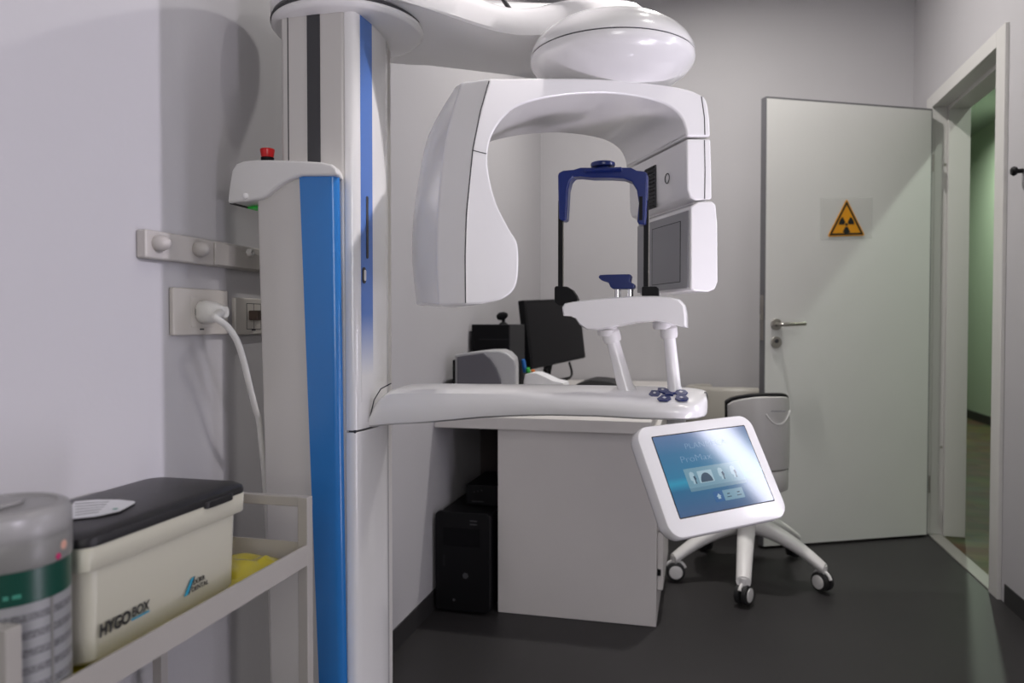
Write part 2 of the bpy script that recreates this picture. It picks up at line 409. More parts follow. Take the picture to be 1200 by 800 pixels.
fc = obj('carriage_cover', fascia(ZS, 1.628), 'white', mach, bevel=.002, seg=2, ang=50)
obj('column_cover', fascia(0, ZS-.0035), 'white', mach, bevel=.002, seg=2, ang=50)
obj('cover_gap', M().box((-.65, 1.3155, ZS-.005), (-.636, 1.49, ZS+.001)), 'seam', mach)
obj('blue_stripe', M().prism([(-.6308, 1.333, .85), (-.6293, 1.357, .85), (-.6288, 1.381, .85), (-.633, 1.381, .85), (-.633, 1.333, .85)], (0, 0, .775)), 'stripe', mach)
z0, z1 = at(431, 303, X=-.629).z, at(431, 230, X=-.629).z
yy = at(430.5, 260, X=-.629).y
def slot(y, za, zb, w, name, mat, off, par):
    pts = [(-.6289+off, y+a, (za+zb)/2+b) for a, b in rrect(w, zb-za, w/2*.98)]
    return obj(name, M().prism(pts, (-.004, 0, 0)), mat, par)
slot(yy, z0, z1, .009, 'status_light_slot', 'seam', .0004, mach)
z0, z1 = at(427, 332, X=-.629).z, at(427, 313, X=-.629).z; yy = at(427, 320, X=-.629).y
bt = slot(yy, z0, z1, .013, 'button_recess', 'seam', .0004, mach); slot(yy+.001, z0+.005, z1-.005, .008, 'button', 'white', .0016, bt)
# stationary column ----------------------------------------------
YP = 1.275
def pl(x, y): return at(x, y, Y=YP)
tl, bl = pl(301, 245), pl(310.5, 580); tr_, br_ = pl(395, 205), pl(404, 800); tm, bmid = pl(352, 205), pl(375, 800)
def xz(p, q, z): return p.x+(q.x-p.x)*(z-p.z)/(q.z-p.z)
def sect(z, x0, x1, y0, y1, r):
    cx, cy = (x0+x1)/2, (y0+y1)/2
    return [(cx+a, cy+b, z) for a, b in rrect(x1-x0, y1-y0, r)]
zt = pl(375, 204).z
m = M().loft([sect(z, xz(tl, bl, z), xz(tr_, br_, z)-.034, YP, YP+.034, .006) for z in (0, zt-.003)])
ped = obj('stationary_column', m, 'grey', mach)
def bsec(z):
    x0, x1 = xz(tm, bmid, z), xz(tr_, br_, z); n = 6; r = .014
    return [(x0, YP-.004, z)]+[(x1-r+r*sin(k*pi/2/n), YP-.004+r-r*cos(k*pi/2/n), z) for k in range(n+1)]+[(x1-.008, YP+.020, z), (x1-.022, YP+.033, z), (x1-.030, YP+.033, z), (x0, YP+.002, z)]
obj('blue_panel', M().loft([bsec(z) for z in (.0, zt-.002)]), 'blue', mach)
YC = YP-.014
capo = [(266, 238), (267.5, 222), (271, 200), (276, 192), (284, 188.5), (300, 187), (320, 187), (350, 188), (375, 189.5), (388, 192), (394, 197), (396, 205), (352, 205.5), (341, 209), (330, 214.5), (320, 222), (312, 229), (305, 232.5), (285, 236)]
pts = [at(x, y, Y=YC) for x, y in capo]
xk = pts[8].x
cap = obj('column_cap', M().loft([[p+Vector((-k*max(0, p.x-xk)*1.0, y_, 0)) for p in pts] for k, y_ in ((0, 0), (.08, .012), (.42, .05), (.85, .10))]), 'whitem', mach, bevel=.005, seg=4, ang=35)
u0 = at(268, 239, Y=YC+.01); u1 = at(300, 234, Y=YC+.01)
obj('cap_underside', M().prism([(u0.x+.004, YC+.008, u0.z-.0005), (u1.x, YC+.008, u1.z-.001), (u1.x, YC+.095, u1.z-.001), (u0.x+.004, YC+.095, u0.z-.0005)], (0, 0, .002)), 'darkg', cap)
obj('circuit_board', M().box((u0.x+.018, YC+.045, u0.z-.004), (u1.x-.012, YC+.075, u0.z-.0008)), 'pcb', cap)
p = at(288, 230, Y=YC); obj('lens_cap', M().lathe([(0, 0), (.006, 0), (.006, .003), (.004, .005), (0, .006)], p, (0, -1, 0), 20), 'white', cap)
bc = at(313.5, 187.5, Y=YP+.030)
es = obj('emergency_stop', M().lathe([(0, -.01), (.0125, -.01), (.0125, .0045), (.0, .0045)], bc, n=32), 'black', mach)
obj('red_button', M().lathe([(0, .0045), (.011, .0045), (.0125, .009), (.0128, .013), (.0138, .018), (.0135, .0205), (.012, .0215), (0, .022)], bc, n=32), 'red', es)

# upper arm -------------------------------------------------------
plan = [(-.852, 1.46), (-.848, 1.39), (-.81, 1.315), (-.75, 1.272), (-.69, 1.262), (-.635, 1.278), (-.565, 1.325), (-.51, 1.364), (-.455, 1.394), (-.385, 1.416), (-.313, 1.425), (-.245, 1.425), (-.18, 1.41), (-.10, 1.45), (-.10, 1.53), (-.16, 1.61), (-.28, 1.68), (-.40, 1.712), (-.50, 1.72), (-.60, 1.70), (-.70, 1.66), (-.80, 1.58), (-.84, 1.52)]
def zu(x): t = min(1, max(0, (x+.58)/.28)); return 1.612-.055*t*t*(3-2*t)
def smin(x): t = min(1, max(0, (x+.70)/.45)); return t*t*(3-2*t)
cp_ = smooth_path([(x, y, 0) for x, y in plan+plan[:1]], 4)[:-1]
cen = Vector((-.45, 1.50, 0))
def ring(dz, s, t=0): return [Vector((p.x, p.y, zu(p.x)+dz*(1.55-.62*smin(p.x))))+(cen-p).normalized()*s for p in cp_]
m = M().loft([ring(0, .004), ring(.004, 0), ring(.030, .0), ring(.046, .008), ring(.057, .022), ring(.064, .045), ring(.067, .08)])
ua = obj('upper_arm', m, 'white', mach)
FC = Vector((-.698, 1.422, 0)); zF = 1.594
fl = M().lathe([(0, zF-.004), (.142, zF-.004), (.148, zF-.002), (.152, zF+.003), (.152, zF+.010), (0, zF+.010)], FC, n=64)
obj('arm_flange', fl, 'white', mach)
obj('flange_gap', M().lathe([(.0, zF+.008), (.1535, zF+.008), (.1535, zF+.0125), (0, zF+.0125)], FC, n=64), 'seam', mach)
c0 = at(592, 3, d=1.5)
obj('cable', M().tube(smooth_path([c0+Vector((.02, .01, -.03)), c0, c0+Vector((-.03, 0, .04)), c0+Vector((-.12, .01, .09)), c0+Vector((-.25, 0, .07))]), .0045), 'rubber', mach)

# rotation head ---------------------------------------------------
HC = Vector((-.165, 1.45, 0))
obj('rotation_head_top', M().lathe([(0, 1.579), (.04, 1.578), (.08, 1.572), (.11, 1.561), (.133, 1.546), (.147, 1.531), (.154, 1.517), (.155, 1.5075), (0, 1.5075)], HC, n=72), 'white', mach)
obj('rotation_head_bowl', M().lathe([(0, 1.505), (.155, 1.505), (.1555, 1.498), (.152, 1.490), (.143, 1.480), (.126, 1.467), (.103, 1.454), (.08, 1.443), (.066, 1.433), (.06, 1.42), (.0, 1.42)], HC, n=72), 'white', mach)
obj('rotation_head_gap', M().lathe([(0, 1.504), (.1535, 1.504), (.1535, 1.509), (0, 1.509)], HC, n=72), 'seam', mach)

# C-arm -----------------------------------------------------------
PHI = YAW+radians(14)
cu = Vector((cos(PHI), sin(PHI), 0)); cv = Vector((-sin(PHI), cos(PHI), 0))
C0 = Vector((-.179, 1.357, 0))
def cp(x, y, v=0):
    p = at(x, y, P=C0+cv*v, N=cv); return Vector(((p-C0).dot(cu), p.z))
def cw(q, v): return C0+cu*q[0]+cv*v+Z*q[1]
outer = [(545, 357), (545, 300), (546.5, 250), (554, 175), (563, 130), (574, 92)]
mid = [(514, 358), (512, 300), (513, 250), (518, 195), (526, 148), (541, 96)]
back = [(497, 356), (491, 300), (492, 250), (500, 190), (512, 140), (535, 100)]
rest = [(640, 91), (700, 92), (760, 97), (800, 103), (818, 109), (828, 117), (832, 138), (833, 160),
        (805, 160), (803, 148), (795, 133), (775, 120), (740, 112), (700, 109), (650, 113), (610, 123), (590, 138), (577, 158), (572, 180), (573.5, 205), (582, 238), (597, 268), (607, 287), (607.5, 322), (602, 340), (588, 350.5), (566, 356)]
VD = .29
def sm2(P, n=4): return [(p.x, p.y) for p in smooth_path([(a, b, 0) for a, b in P], n)]
ro = sm2([cp(*q) for q in [outer[-1]]+rest[:8]])[1:]+sm2([cp(*q) for q in rest[8:]])
loops = []
for v, lf in ((0, outer), (.045, mid), (.17, back), (VD, back)):
    lv = min(v, .17)
    lo = sm2([cp(x, y, lv) for x, y in lf])
    loops.append([cw(q, v) for q in lo+ro])
arm = obj('c_arm', M().loft(loops), 'white', mach, bevel=.007, seg=4, ang=32)
for path_, r_ in (([(545.5, 355)]+outer[1:5]+[(573, 95)], .0011), ([(554, 176), (563, 178.5), (570, 180)], .0008), ([(822, 113), (825.5, 138), (826, 158)], .0008)):
    obj('seam', M().tube([cw(cp(x, y), -.0003) for x, y in path_], r_, 8), 'seam', arm)
# ring button on the inner top face
p = at(720, 131, Z=cw(cp(720, 109), 0).z-.0005)
obj('laser_window', M().obox(p, cu, cv, Z, (.0025, .010, .0012)), 'panel', arm, bevel=.001)
# sensor housing (upper right)
sh = [(805, 162.5), (833.5, 162.5), (834.5, 200), (835, 233), (816, 235), (809, 231), (806, 222)]
sq = [cp(*q) for q in sh]
hs = obj('sensor_housing', M().loft([[cw(q, v) for q in sq] for v in (0.001, .275)]), 'white', mach, bevel=.004, seg=3, ang=35)
obj('housing_seam', M().tube([cw(cp(x, y), .0007) for x, y in ((825.8, 164), (826.5, 200), (826, 233))], .0008, 8), 'seam', hs)
uI = cp(805, 190)[0]
def inner(x, y, u=None):
    return at(x, y, P=C0+cu*(uI if u is None else u), N=cu)
iv = lambda p: (p-C0).dot(cv)
pc = inner(782, 209)-cu*.0004
rg = M(); rr_ = .0095
rg.tube([pc+cv*(rr_*cos(k*pi/12))+Z*(rr_*sin(k*pi/12)) for k in range(25)], .0009, 8); obj('screw_cap_ring', rg, 'seam', hs)
va, vb = iv(inner(757, 200)), iv(inner(769, 200)); vt, vbm = inner(763, 196).z, inner(763, 245).z
vt0, vt1 = sorted((va, vb))
vt0, vt1 = max(.06, vt0), min(.26, vt1)
vg = M()
vg.obox(C0+cu*(uI-.001)+cv*((vt0+vt1)/2)+Z*((vt+vbm)/2), cv, Z, cu, ((vt1-vt0)/2, (vt-vbm)/2, .0015)); vn = obj('vent', vg, 'seam', hs)
vr = M()
for k in range(11):
    z = vbm+(vt-vbm)*(k+.5)/11; vr.obox(C0+cu*(uI-.0035)+cv*((vt0+vt1)/2)+Z*z, cv, Z, cu, ((vt1-vt0)/2*.9, .0013, .0016))
obj('vent_rib', vr, 'darkg', vn)
# sensor head (lower right)
hd = [(809, 242), (818, 236.5), (834, 235.5), (838.5, 240), (840.5, 262), (841, 330), (837.5, 339), (830, 342), (812, 341), (809, 338)]
hq = [cp(*q) for q in hd]
shd = obj('sensor_head', M().loft([[cw(q, v) for q in hq] for v in (-.002, .24)]), 'white', mach, bevel=.004, seg=3, ang=35)
uH = cp(809, 300)[0]
zA, zB = cp(809, 246)[1], cp(809, 337)[1]
obj('sensor_panel', M().obox(C0+cu*(uH-.0012)+cv*.122+Z*((zA+zB)/2), cv, Z, cu, (.117, (zA-zB)/2, .0018)), 'panel', shd, bevel=.001)
sp = M(); v0, v1 = sorted((iv(inner(766, 300, uH)), iv(inner(799, 300, uH)))); v1 = min(v1, .225); v0 = max(v0, .02)
zz0, zz1 = inner(783, 332, uH).z, inner(783, 264, uH).z
sp.obox(C0+cu*(uH-.003)+cv*((v0+v1)/2)+Z*((zz0+zz1)/2), cv, Z, cu, ((v1-v0)/2, (zz1-zz0)/2, .0006)); obj('sensor_window', sp, 'panel2', shd)
fr = M(); w_ = .0012
for a, b in (((v0, zz0), (v1, zz0)), ((v0, zz1), (v1, zz1)), ((v0, zz0), (v0, zz1)), ((v1, zz0), (v1, zz1))):
    fr.tube([C0+cu*(uH-.0034)+cv*a[0]+Z*a[1], C0+cu*(uH-.0034)+cv*b[0]+Z*b[1]], .0007, 6)
obj('window_outline', fr, 'seam', shd)
# hanger link between housing and head
obj('head_link', M().loft([[cw(q, v) for q in [cp(818, 225), cp(833, 225), cp(834, 245), cp(818, 245)]] for v in (.02, .22)]), 'white', mach)

# table arm -------------------------------------------------------
YN, YFAR = 1.355, 1.505
def asec(x, zb, zt_, y0, y1, sl):
    """cross-section at x: sloping top, round near shoulder"""
    h = zt_-zb; zn = zt_-sl
    raw = [(y0+.012, zb), (y0+.003, zb+.004), (y0, zb+.012), (y0, zb+.5*(zn-zb)), (y0+.002, zb+.72*(zn-zb)), (y0+.007, zn-.004-.0*h), (y0+.017, zn+.0005), (y0+.035, zn+.22*sl+.002), ((y0+y1)/2, zn+.55*sl+.002), (y1-.03, zt_-.001), (y1-.010, zt_-.002), (y1-.002, zt_-.010), (y1, zt_-.02), (y1, zb+.012), (y1-.006, zb+.002), (y1-.014, zb)]
    return [Vector((x, y, z)) for y, z in raw]
keys = [(429.5, 501.5, 489), (431, 501.3, 478), (434, 501, 469), (438, 500.6, 462), (444, 500, 455.5), (450, 499.5, 452), (458, 498.8, 450.4), (500, 496.5, 450), (560, 491, 450.5), (600, 489, 451), (640, 488, 451.5), (700, 489.2, 452.5), (750, 492, 453.5), (790, 493, 454)]
rings = []
for px, py, pt in keys:
    p = at(px, py, Y=YN); t = min(1, max(0, (px-600)/170))
    q = at(px, pt, Y=YFAR-.06)
    rings.append(asec(p.x, p.z, q.z, YN+.004*(1-t), YFAR, (.007+.013*t)*min(1, (q.z-p.z)/.05)))
xe = rings[-1][0].x; zb_e = rings[-1][0].z
tipsec = rings[-1]; zt_e = max(v.z for v in rings[-1])
for k in range(1, 11):
    a = k/10*pi/2*.985; dx = .058*sin(a); q = (1-cos(a)); hz = (zt_e-zb_e)
    rings.append(asec(xe+dx, zb_e+.006*q+.25*hz*max(0, q-.75)*2, zt_e-.004*q-.25*hz*max(0, q-.7)*2, YN+.072*q, YFAR-.064*q, .018*cos(a)+.002))
ta = obj('table_arm', M().loft(rings), 'white', mach)
gp = [at(x, y, Y=YN) for x, y in ((430, 502), (431, 490), (436, 469), (444, 456), (456, 449.6))]
obj('arm_root_gap', M().tube([Vector((p.x-.001, YN+.012, p.z)) for p in gp], .0012, 8), 'seam', mach)
# keypad ----------------------------------------------------------
kd = tipsec[8]-tipsec[6]; KN = Vector((0, -kd.z, kd.y)).normalized()
def ontop(x, y):
    # the sloping key field of the table arm
    return at(x, y, P=tipsec[7], N=KN)
kx = (ontop(800, 463)-ontop(765, 463)).normalized(); kn = KN; ky = kn.cross(kx)
kc = ontop(784, 462)
for i, (px, py, w, hh, rot) in enumerate(((767, 461, .0105, .019, 0), (776.5, 457, .011, .015, .2), (798, 459.8, .0125, .017, 0), (778.5, 466.6, .0125, .017, -.15), (798.5, 466.2, .0125, .017, .1))):
    c = ontop(px, py); pt = []
    for a, b in ((-1, -.3), (-.55, -1), (.6, -1), (1, -.2), (.7, .8), (-.5, 1)):
        pt.append(c+kx*(a*w*cos(rot)-b*hh*sin(rot))+ky*(a*w*sin(rot)+b*hh*cos(rot))-kn*.001)
    kb = obj('key', M().prism(pt, kn*.0024), 'navy', mach, bevel=.0008, seg=2)
    kk = [c+kn*.0016+kx*(a*w*.3)+ky*(b*hh*.34) for a, b in ((-1, 0), (0, -1), (1, 0), (0, 1))]
    obj('key_symbol', M().prism(kk, kn*.0003), 'paper', kb)
st = M(); pt = []
for k in range(10):
    r_ = .0145 if k % 2 == 0 else .0075; pt.append(kc+kx*(r_*.9*cos(k*pi/5+.3))+ky*(r_*sin(k*pi/5+.3))-kn*.001)
obj('joystick_key', st.prism(pt, kn*.0045), 'navy', mach, bevel=.001, seg=2)

# patient table ---------------------------------------------------
YT0, YT1 = 1.36, 1.50
to = [(657, 360), (660, 355), (670, 353), (690, 350.5), (715, 348), (740, 346.5), (765, 346), (785, 347), (797, 350.5), (803, 357), (805, 368), (805.5, 384), (800, 384), (787, 379.5), (770, 376.5), (745, 378), (720, 383), (700, 387), (686, 386.5), (678, 381), (673, 373.5), (667, 370.5), (658.5, 370)]
tp = [at(x, y, Y=YT0) for x, y in to]
ctr = sum(tp, Vector())/len(tp)
def tring(y, s): return [Vector((ctr.x+(p.x-ctr.x)*(1-s), y, ctr.z+(p.z-ctr.z)*(1-s*2.2))) for p in tp]
table = obj('chin_table', M().loft([tring(YT0+.0, .045), tring(YT0+.006, .015), tring(YT0+.018, 0), tring(YT1-.02, 0), tring(YT1-.005, .02), tring(YT1, .05)]), 'white', mach)
def post(b, t, r0, r1):
    b, t = Vector(b), Vector(t); d = (t-b).normalized(); L_ = (t-b).length
    o = obj('support_post', M().lathe([(0, -.015), (r0*1.25, -.015), (r0*1.25, -.003), (r0, .004), (r1, L_), (0, L_)], b, d, 28), 'white', mach)
    obj('collar', M().lathe([(0, -.003), (r1*1.35, -.003), (r1*1.5, .002), (r1*1.5, .016), (r1*1.2, .020), (r1*1.2, .026), (0, .026)], t-d*.016, d, 28), 'whitem', o)
    return o
b, t = at(733.5, 455, Y=1.445), at(715.5, 389, Y=1.43); post(b, t, .0155, .0115)
b, t = at(790.5, 455, Y=1.445), at(783.5, 384, Y=1.43); post(b, t, .0125, .0105)
p = at(712, 391, Y=1.43); obj('swivel_bracket', M().lathe([(0, -.006), (.016, -.006), (.019, -.002), (.019, .006), (0, .010)], p+Z*.001, n=28), 'whitem', mach)
p = at(777, 384, Y=1.43); obj('swivel_bracket', M().lathe([(0, -.004), (.016, -.004), (.019, 0), (.019, .010), (0, .014)], p+Z*.001, n=28), 'whitem', mach)

# temple supports -------------------------------------------------
YS = 1.43
for x0, base in ((657, [(649.5, 354), (649.5, 337), (651, 335), (664, 335.5), (671, 340), (675.5, 347), (676.5, 355), (674, 358), (655, 358)]), (757, [(752, 347), (752, 336.5), (753.5, 335.5), (769, 335.5), (771.5, 337.5), (772, 347)])):
    pb = obj('temple_support_base', M().prism([at(x, y, Y=YS-.012) for x, y in base], (0, .024, 0)), 'black', mach, bevel=.003, seg=3)
    a, b = at(x0, 345, Y=YS), at(x0, 235, Y=YS)
    obj('temple_rod', M().box((a.x-.0045, YS-.005, a.z), (a.x+.0045, YS+.005, b.z)), 'black', mach, bevel=.0015, seg=2)
    obj('temple_rod_edge', M().box((a.x+.0046, YS-.003, a.z+.012), (a.x+.0056, YS+.003, b.z-.02)), 'steel', mach)
bar = [(653.5, 206), (654.5, 202), (660, 199.5), (672, 198.5), (680, 196), (739, 196), (746, 199.5), (756, 200.5), (759, 204), (758.5, 226), (757.5, 253), (756.5, 263), (748, 262.5), (746.5, 259), (748.5, 238), (746, 222), (740, 212.5), (731, 209), (716, 208), (694, 208), (680, 206.5), (672, 207), (668, 212), (665.5, 222), (664.5, 243), (663.5, 257), (660, 258.5), (655, 257), (654, 232)]
hsup = obj('head_support', M().prism([at(x, y, Y=YS-.017) for x, y in bar], (0, .034, 0)), 'navy', mach, bevel=.003, seg=3, ang=40)
p0 = at(709, 204, Y=YS); 
obj('head_support_plate', M().obox(p0+Vector((0, -.004, .003)), (1, 0, 0), (0, 1, 0), Z, (.034, .030, .0022)), 'navy', hsup, bevel=.001)
kp = at(706.5, 197, Y=YS)
obj('height_knob', M().lathe([(0, -.004), (.012, -.004), (.014, .001), (.022, .002), (.0235, .006), (.0225, .0095), (.019, .011), (0, .0115)], kp, n=36), 'navy', mach)
for x0, x1, y0, y1 in ((749, 753, 230, 258),):
    a, b = at(x0, y1, Y=YS-.0175), at(x1, y0, Y=YS-.0175); obj('adjuster_slot', M().box((a.x, YS-.0178, a.z), (b.x, YS-.015, b.z)), 'black', hsup)
# chin rest -------------------------------------------------------
for px in (724, 738.5):
    a, b = at(px, 350, Y=YS), at(px, 334, Y=YS); obj('chin_rest_pin', M().cyl(a, b, .0062, n=20), 'chrome', mach)
cr = [(701, 325), (702.5, 322), (712, 321.5), (738, 321), (739.5, 323), (738, 330), (743, 332.5), (743.5, 337), (741, 338.5), (718, 338.5), (715, 336), (713, 331), (705, 328.5)]
obj('chin_rest', M().prism([at(x, y, Y=YS-.018) for x, y in cr], (0, .036, 0)), 'navy', mach, bevel=.003, seg=3)

# touch screen ----------------------------------------------------
sn = Vector((.5699, -.6619, .487)).normalized(); sx_ = Vector((.7456, .6656, .0321)); sx_ = (sx_-sn*sx_.dot(sn)).normalized(); sy_ = sn.cross(sx_)
scn = Vector((.0249, 1.3405, .7486)); DW, DHh = .210, .140
scale_s = 1.0
TB = Matrix((sx_, sy_, sn)).transposed().to_4x4(); TB.translation = scn
TBL = TB.copy(); TBL.translation = scn-mach.location
def sp_(x, y, z=0): return scn+sx_*x+sy_*y+sn*z
# outer housing corners measured against the picture area
HW, HH, ox, oy = .264, .194, -.0035, -.005
hr = lambda w, h, r, z: [sp_(ox+a, oy+b, z) for a, b in rrect(w, h, r, 8)]
hm = M().loft([hr(HW-.07, HH-.07, .02, -.042), hr(HW-.03, HH-.03, .022, -.038), hr(HW-.006, HH-.006, .026, -.026), hr(HW, HH, .027, -.018), hr(HW, HH, .027, -.002), hr(HW-.003, HH-.003, .026, .001), hr(HW-.010, HH-.010, .024, .002)])
ts = obj('touch_screen', hm, 'white', mach)
obj('display_rim', M().prism([sp_(a, b, .0015) for a, b in rrect(DW+.004, DHh+.004, .002, 2)], sn*.0007), 'ink', ts)
dsp = obj('display', M().prism([sp_(a, b, .0015) for a, b in rrect(DW, DHh, .001, 2)], sn*.0012), 'display', ts, basis=TBL)
def scr_mat(name, c, s): return nmat(name, (.01, .01, .01), .12, emit=c, es=s)
MT['s_text'] = scr_mat('screen_text', (.24, .40, .60), .7); MT['s_strip'] = scr_mat('screen_strip', (.22, .42, .54), .62)
MT['s_dark'] = scr_mat('screen_icon_dark', (.05, .10, .16), .6); MT['s_lite'] = scr_mat('screen_icon_light', (.42, .60, .70), .7); MT['s_btn'] = scr_mat('screen_button', (.04, .16, .40), .6); MT['s_foot'] = scr_mat('screen_strip_foot', (.17, .34, .46), .6)
def sq(name, x0, y0, x1, y1, mat, z=.0029, r=.001): return obj(name, M().prism([sp_((x0+x1)/2+a, (y0+y1)/2+b, z) for a, b in rrect(x1-x0, y1-y0, r, 3)], sn*.0002), mat, ts)
text('display_text', 'PLANMECA', .0145, sp_(-.046, .042, .0029), sx_, sy_, 's_text', ts, .0001, bold=-.0003, sx=1.3)
text('display_text', 'ProMax', .0170, sp_(-.065, .019, .0029), sx_, sy_, 's_text', ts, .0001, bold=-.0004, sx=1.3)
sq('program_strip', -.066, -.028, .060, .008, 's_strip'); sq('strip_foot', -.066, -.032, .060, -.026, 's_foot', .0031)
for k, x in enumerate((-.053, -.024, .010, .038)):
    if k == 1:
        sq('program_icon', x-.016, -.020, x+.016, .001, 's_lite', .0031); pts = []
        for j in range(13): a = pi-j*pi/12; pts.append(sp_(x+.013*cos(a), -.019+.016*sin(a), .0034))
        obj('jaw_image', M().prism(pts, sn*.0002), 's_dark', ts)
    else:
        pts = [sp_(x+.008*a, -.009+.011*b, .0031) for a, b in ((-.6, .2), (-.5, .8), (0, 1), (.6, .8), (.75, .2), (.45, -.2), (.5, -.9), (-.1, -1), (-.1, -.5), (-.55, -.35))]
        obj('program_icon', M().prism(pts, sn*.0002), 's_lite' if k else 's_lite', ts)
        obj('program_icon', M().prism([sp_(x+.003+.005*a, -.012+.008*b, .0034) for a, b in ((-.2, .6), (.5, .8), (.9, .1), (.5, -.3), (.6, -1), (0, -.9), (.1, -.2))], sn*.0002), 's_dark', ts)
sq('menu_button', -.022, -.056, -.001, -.038, 's_btn'); sq('menu_button', -.001, -.056, .022, -.038, 's_strip'); sq('menu_button', .022, -.056, .044, -.038, 's_strip')
obj('home_symbol', M().prism([sp_(-.0115+.005*a, -.047+.005*b, .0032) for a, b in ((-.6, -.8), (.6, -.8), (.6, 0), (1, 0), (0, 1), (-1, 0), (-.6, 0))], sn*.0002), 's_lite', ts)
for x in (.0105, .033): sq('menu_symbol', x-.003, -.046, x+.003, -.044, 's_dark', .0032, .0005); sq('menu_symbol', x-.005, -.051, x+.005, -.0495, 's_dark', .0032, .0005)
# bracket to the table arm
jb = sp_(-.02, .03, -.04); ja = Vector((-.04, 1.44, .832))
obj('screen_bracket', M().tube(smooth_path([ja+Z*.01, ja-Z*.015, (ja+jb)/2+Vector((-.02, .03, -.01)), jb-sn*.012, jb]), .016, 20), 'whitem', mach)

# ================================================================ LEFT WALL FITTINGS
XW = XL
r0, r1 = at(171, 285, X=XW+.02), at(300, 290, X=XW+.02)
zt, zb = at(172, 268, X=XW+.02).z, at(172, 302, X=XW+.02).z
rail = empty('hook_rail', (XW, r0.y, (zt+zb)/2), 'white wall rail with round knobs on left wall behind machine column', 'rail')
y2 = at(250, 290, X=XW+.02).y
obj('rail_plate', M().box((XW, r0.y, zb), (XW+.020, 1.62, zt)), 'trol', rail, bevel=.004, seg=3)
m = M().prism([(XW+.019, y2, zb+.002), (XW+.019, 1.60, zb+.002), (XW+.019, 1.60, zt-.013), (XW+.019, y2+.085, zt-.013), (XW+.019, y2+.085, zt-.004), (XW+.019, y2, zt-.004)], (.006, 0, 0))
obj('joint_plate', m, 'trol', rail, bevel=.002, seg=2)
for px, py, s in ((184, 285, 1.0), (231, 292, 1.0)):
    p = at(px, py, X=XW+.02)
    obj('knob', M().lathe([(0, -.002), (.0125*s, -.002), (.0135*s, .004), (.0135*s, .010), (.011*s, .018), (.006*s, .0235), (0, .025)], p, (1, 0, 0), 32), 'trol', rail)
p = at(292, 296, X=XW+.026)
bl_ = obj('bolt', M().lathe([(0, -.002), (.008, -.002), (.008, .006), (.006, .008), (.0045, .008), (.0045, .003), (0, .003)], p, (1, 0, 0), 24), 'grey', rail)
obj('bolt_recess', M().cyl(p+Vector((.0025, 0, 0)), p+Vector((.0036, 0, 0)), .0044, n=16), 'seam', bl_)
# sockets
def socket(name, x0, x1, y0, y1, label, hole):
    a, b = at(x0, y1, X=XW), at(x1, y0, X=XW)
    zc = (a.z+b.z)/2; hz = (b.z-a.z)/2*.97
    s = empty(name, (XW, (a.y+b.y)/2, zc), label, 'socket')
    obj('cover_plate', M().box((XW, a.y, zc-hz), (XW+.010, b.y, zc+hz)), 'beige', s, bevel=.003, seg=3)
    return s, a.y, b.y, zc, hz
s1, ya, yb, zc, hz = socket('wall_socket', 198, 262, 340, 394, 'beige socket plate holding the white plug on left wall', 1)
yc = at(231, 366, X=XW).y
fr = M()
obj('socket_insert', M().prism([(XW+.0095, yc+a, zc+b) for a, b in rrect(.062, .056, .002, 3)], (.0016, 0, 0)), 'beige', s1, bevel=.0006, seg=2)
obj('socket_well', M().cyl((XW+.011, yc, zc), (XW+.0122, yc, zc), .0205, n=36), 'seam', s1)
obj('marking', M().box((XW+.0099, yc-.006, zc-hz*.78), (XW+.0102, yc+.006, zc-hz*.72)), 'seam', s1)
obj('marking', M().cyl((XW+.0095, yb-.016, zc+.002), (XW+.0104, yb-.016, zc+.002), .002, n=12), 'seam', s1)
s2, ya2, yb2, zc2, hz2 = socket('wall_socket', 271, 312, 350, 393, 'beige data socket plate with dark plugs next to machine column', 1)
yc2 = at(292, 372, X=XW).y
obj('socket_insert', M().prism([(XW+.0095, yc2+a, zc2+b) for a, b in rrect(.050, .052, .002, 3)], (.0016, 0, 0)), 'beige', s2)
obj('marking', M().box((XW+.0099, yc2-.007, zc2-hz2*.78), (XW+.0103, yc2+.007, zc2-hz2*.70)), 'seam', s2)
m = M(); 
for dz in (-.026, .026): m.box((XW+.0108, yc2-.025, zc2+dz-.0006), (XW+.0113, yc2+.025, zc2+dz+.0006))
for dy in (-.025, 0, .025): m.box((XW+.0108, yc2+dy-.0006, zc2-.026), (XW+.0113, yc2+dy+.0006, zc2+.026))
obj('insert_outline', m, 'seam', s2)
pg = M()
for dy in (-.011, .012): pg.box((XW+.011, yc2+dy-.008, zc2-.008), (XW+.032, yc2+dy+.008, zc2+.012))
pl_ = empty('data_cable', (XW, yc2, 0), 'brown data plugs and thin lead beside column, plugged into data socket', 'cable')
obj('plug', pg, 'brown', pl_, bevel=.002)
obj('lead', M().tube(smooth_path([(XW+.03, yc2+.012, zc2), (XW+.042, yc2+.018, zc2-.02), (XW+.044, yc2+.022, zc2-.10), (XW+.045, yc2+.025, zc2-.3), (XW+.045, yc2+.03, .06), (XW+.045, yc2+.05, .006), (XW+.045, yc2+.12, .006)]), .003, 8), 'brown', pl_)
pw = empty('power_cord', (XW, yc, 0), 'white mains plug and thick white cord hanging by column', 'cord')
pb = M(); 
pp = Vector((XW+.0115, yc, zc))
def prg(x, w, h, dy=0): return [Vector((XW+x, yc+dy+a, zc+b)) for a, b in rrect(w, h, min(w, h)*.42, 6)]
obj('plug', pb.loft([prg(.0115, .040, .040), prg(.020, .042, .042), prg(.034, .040, .038, .001), prg(.046, .034, .028, .006), prg(.053, .022, .020, .010)]), 'cable', pw)
d0_ = .05
path = [Vector((XW+.046, yc+.008, zc-.001))]
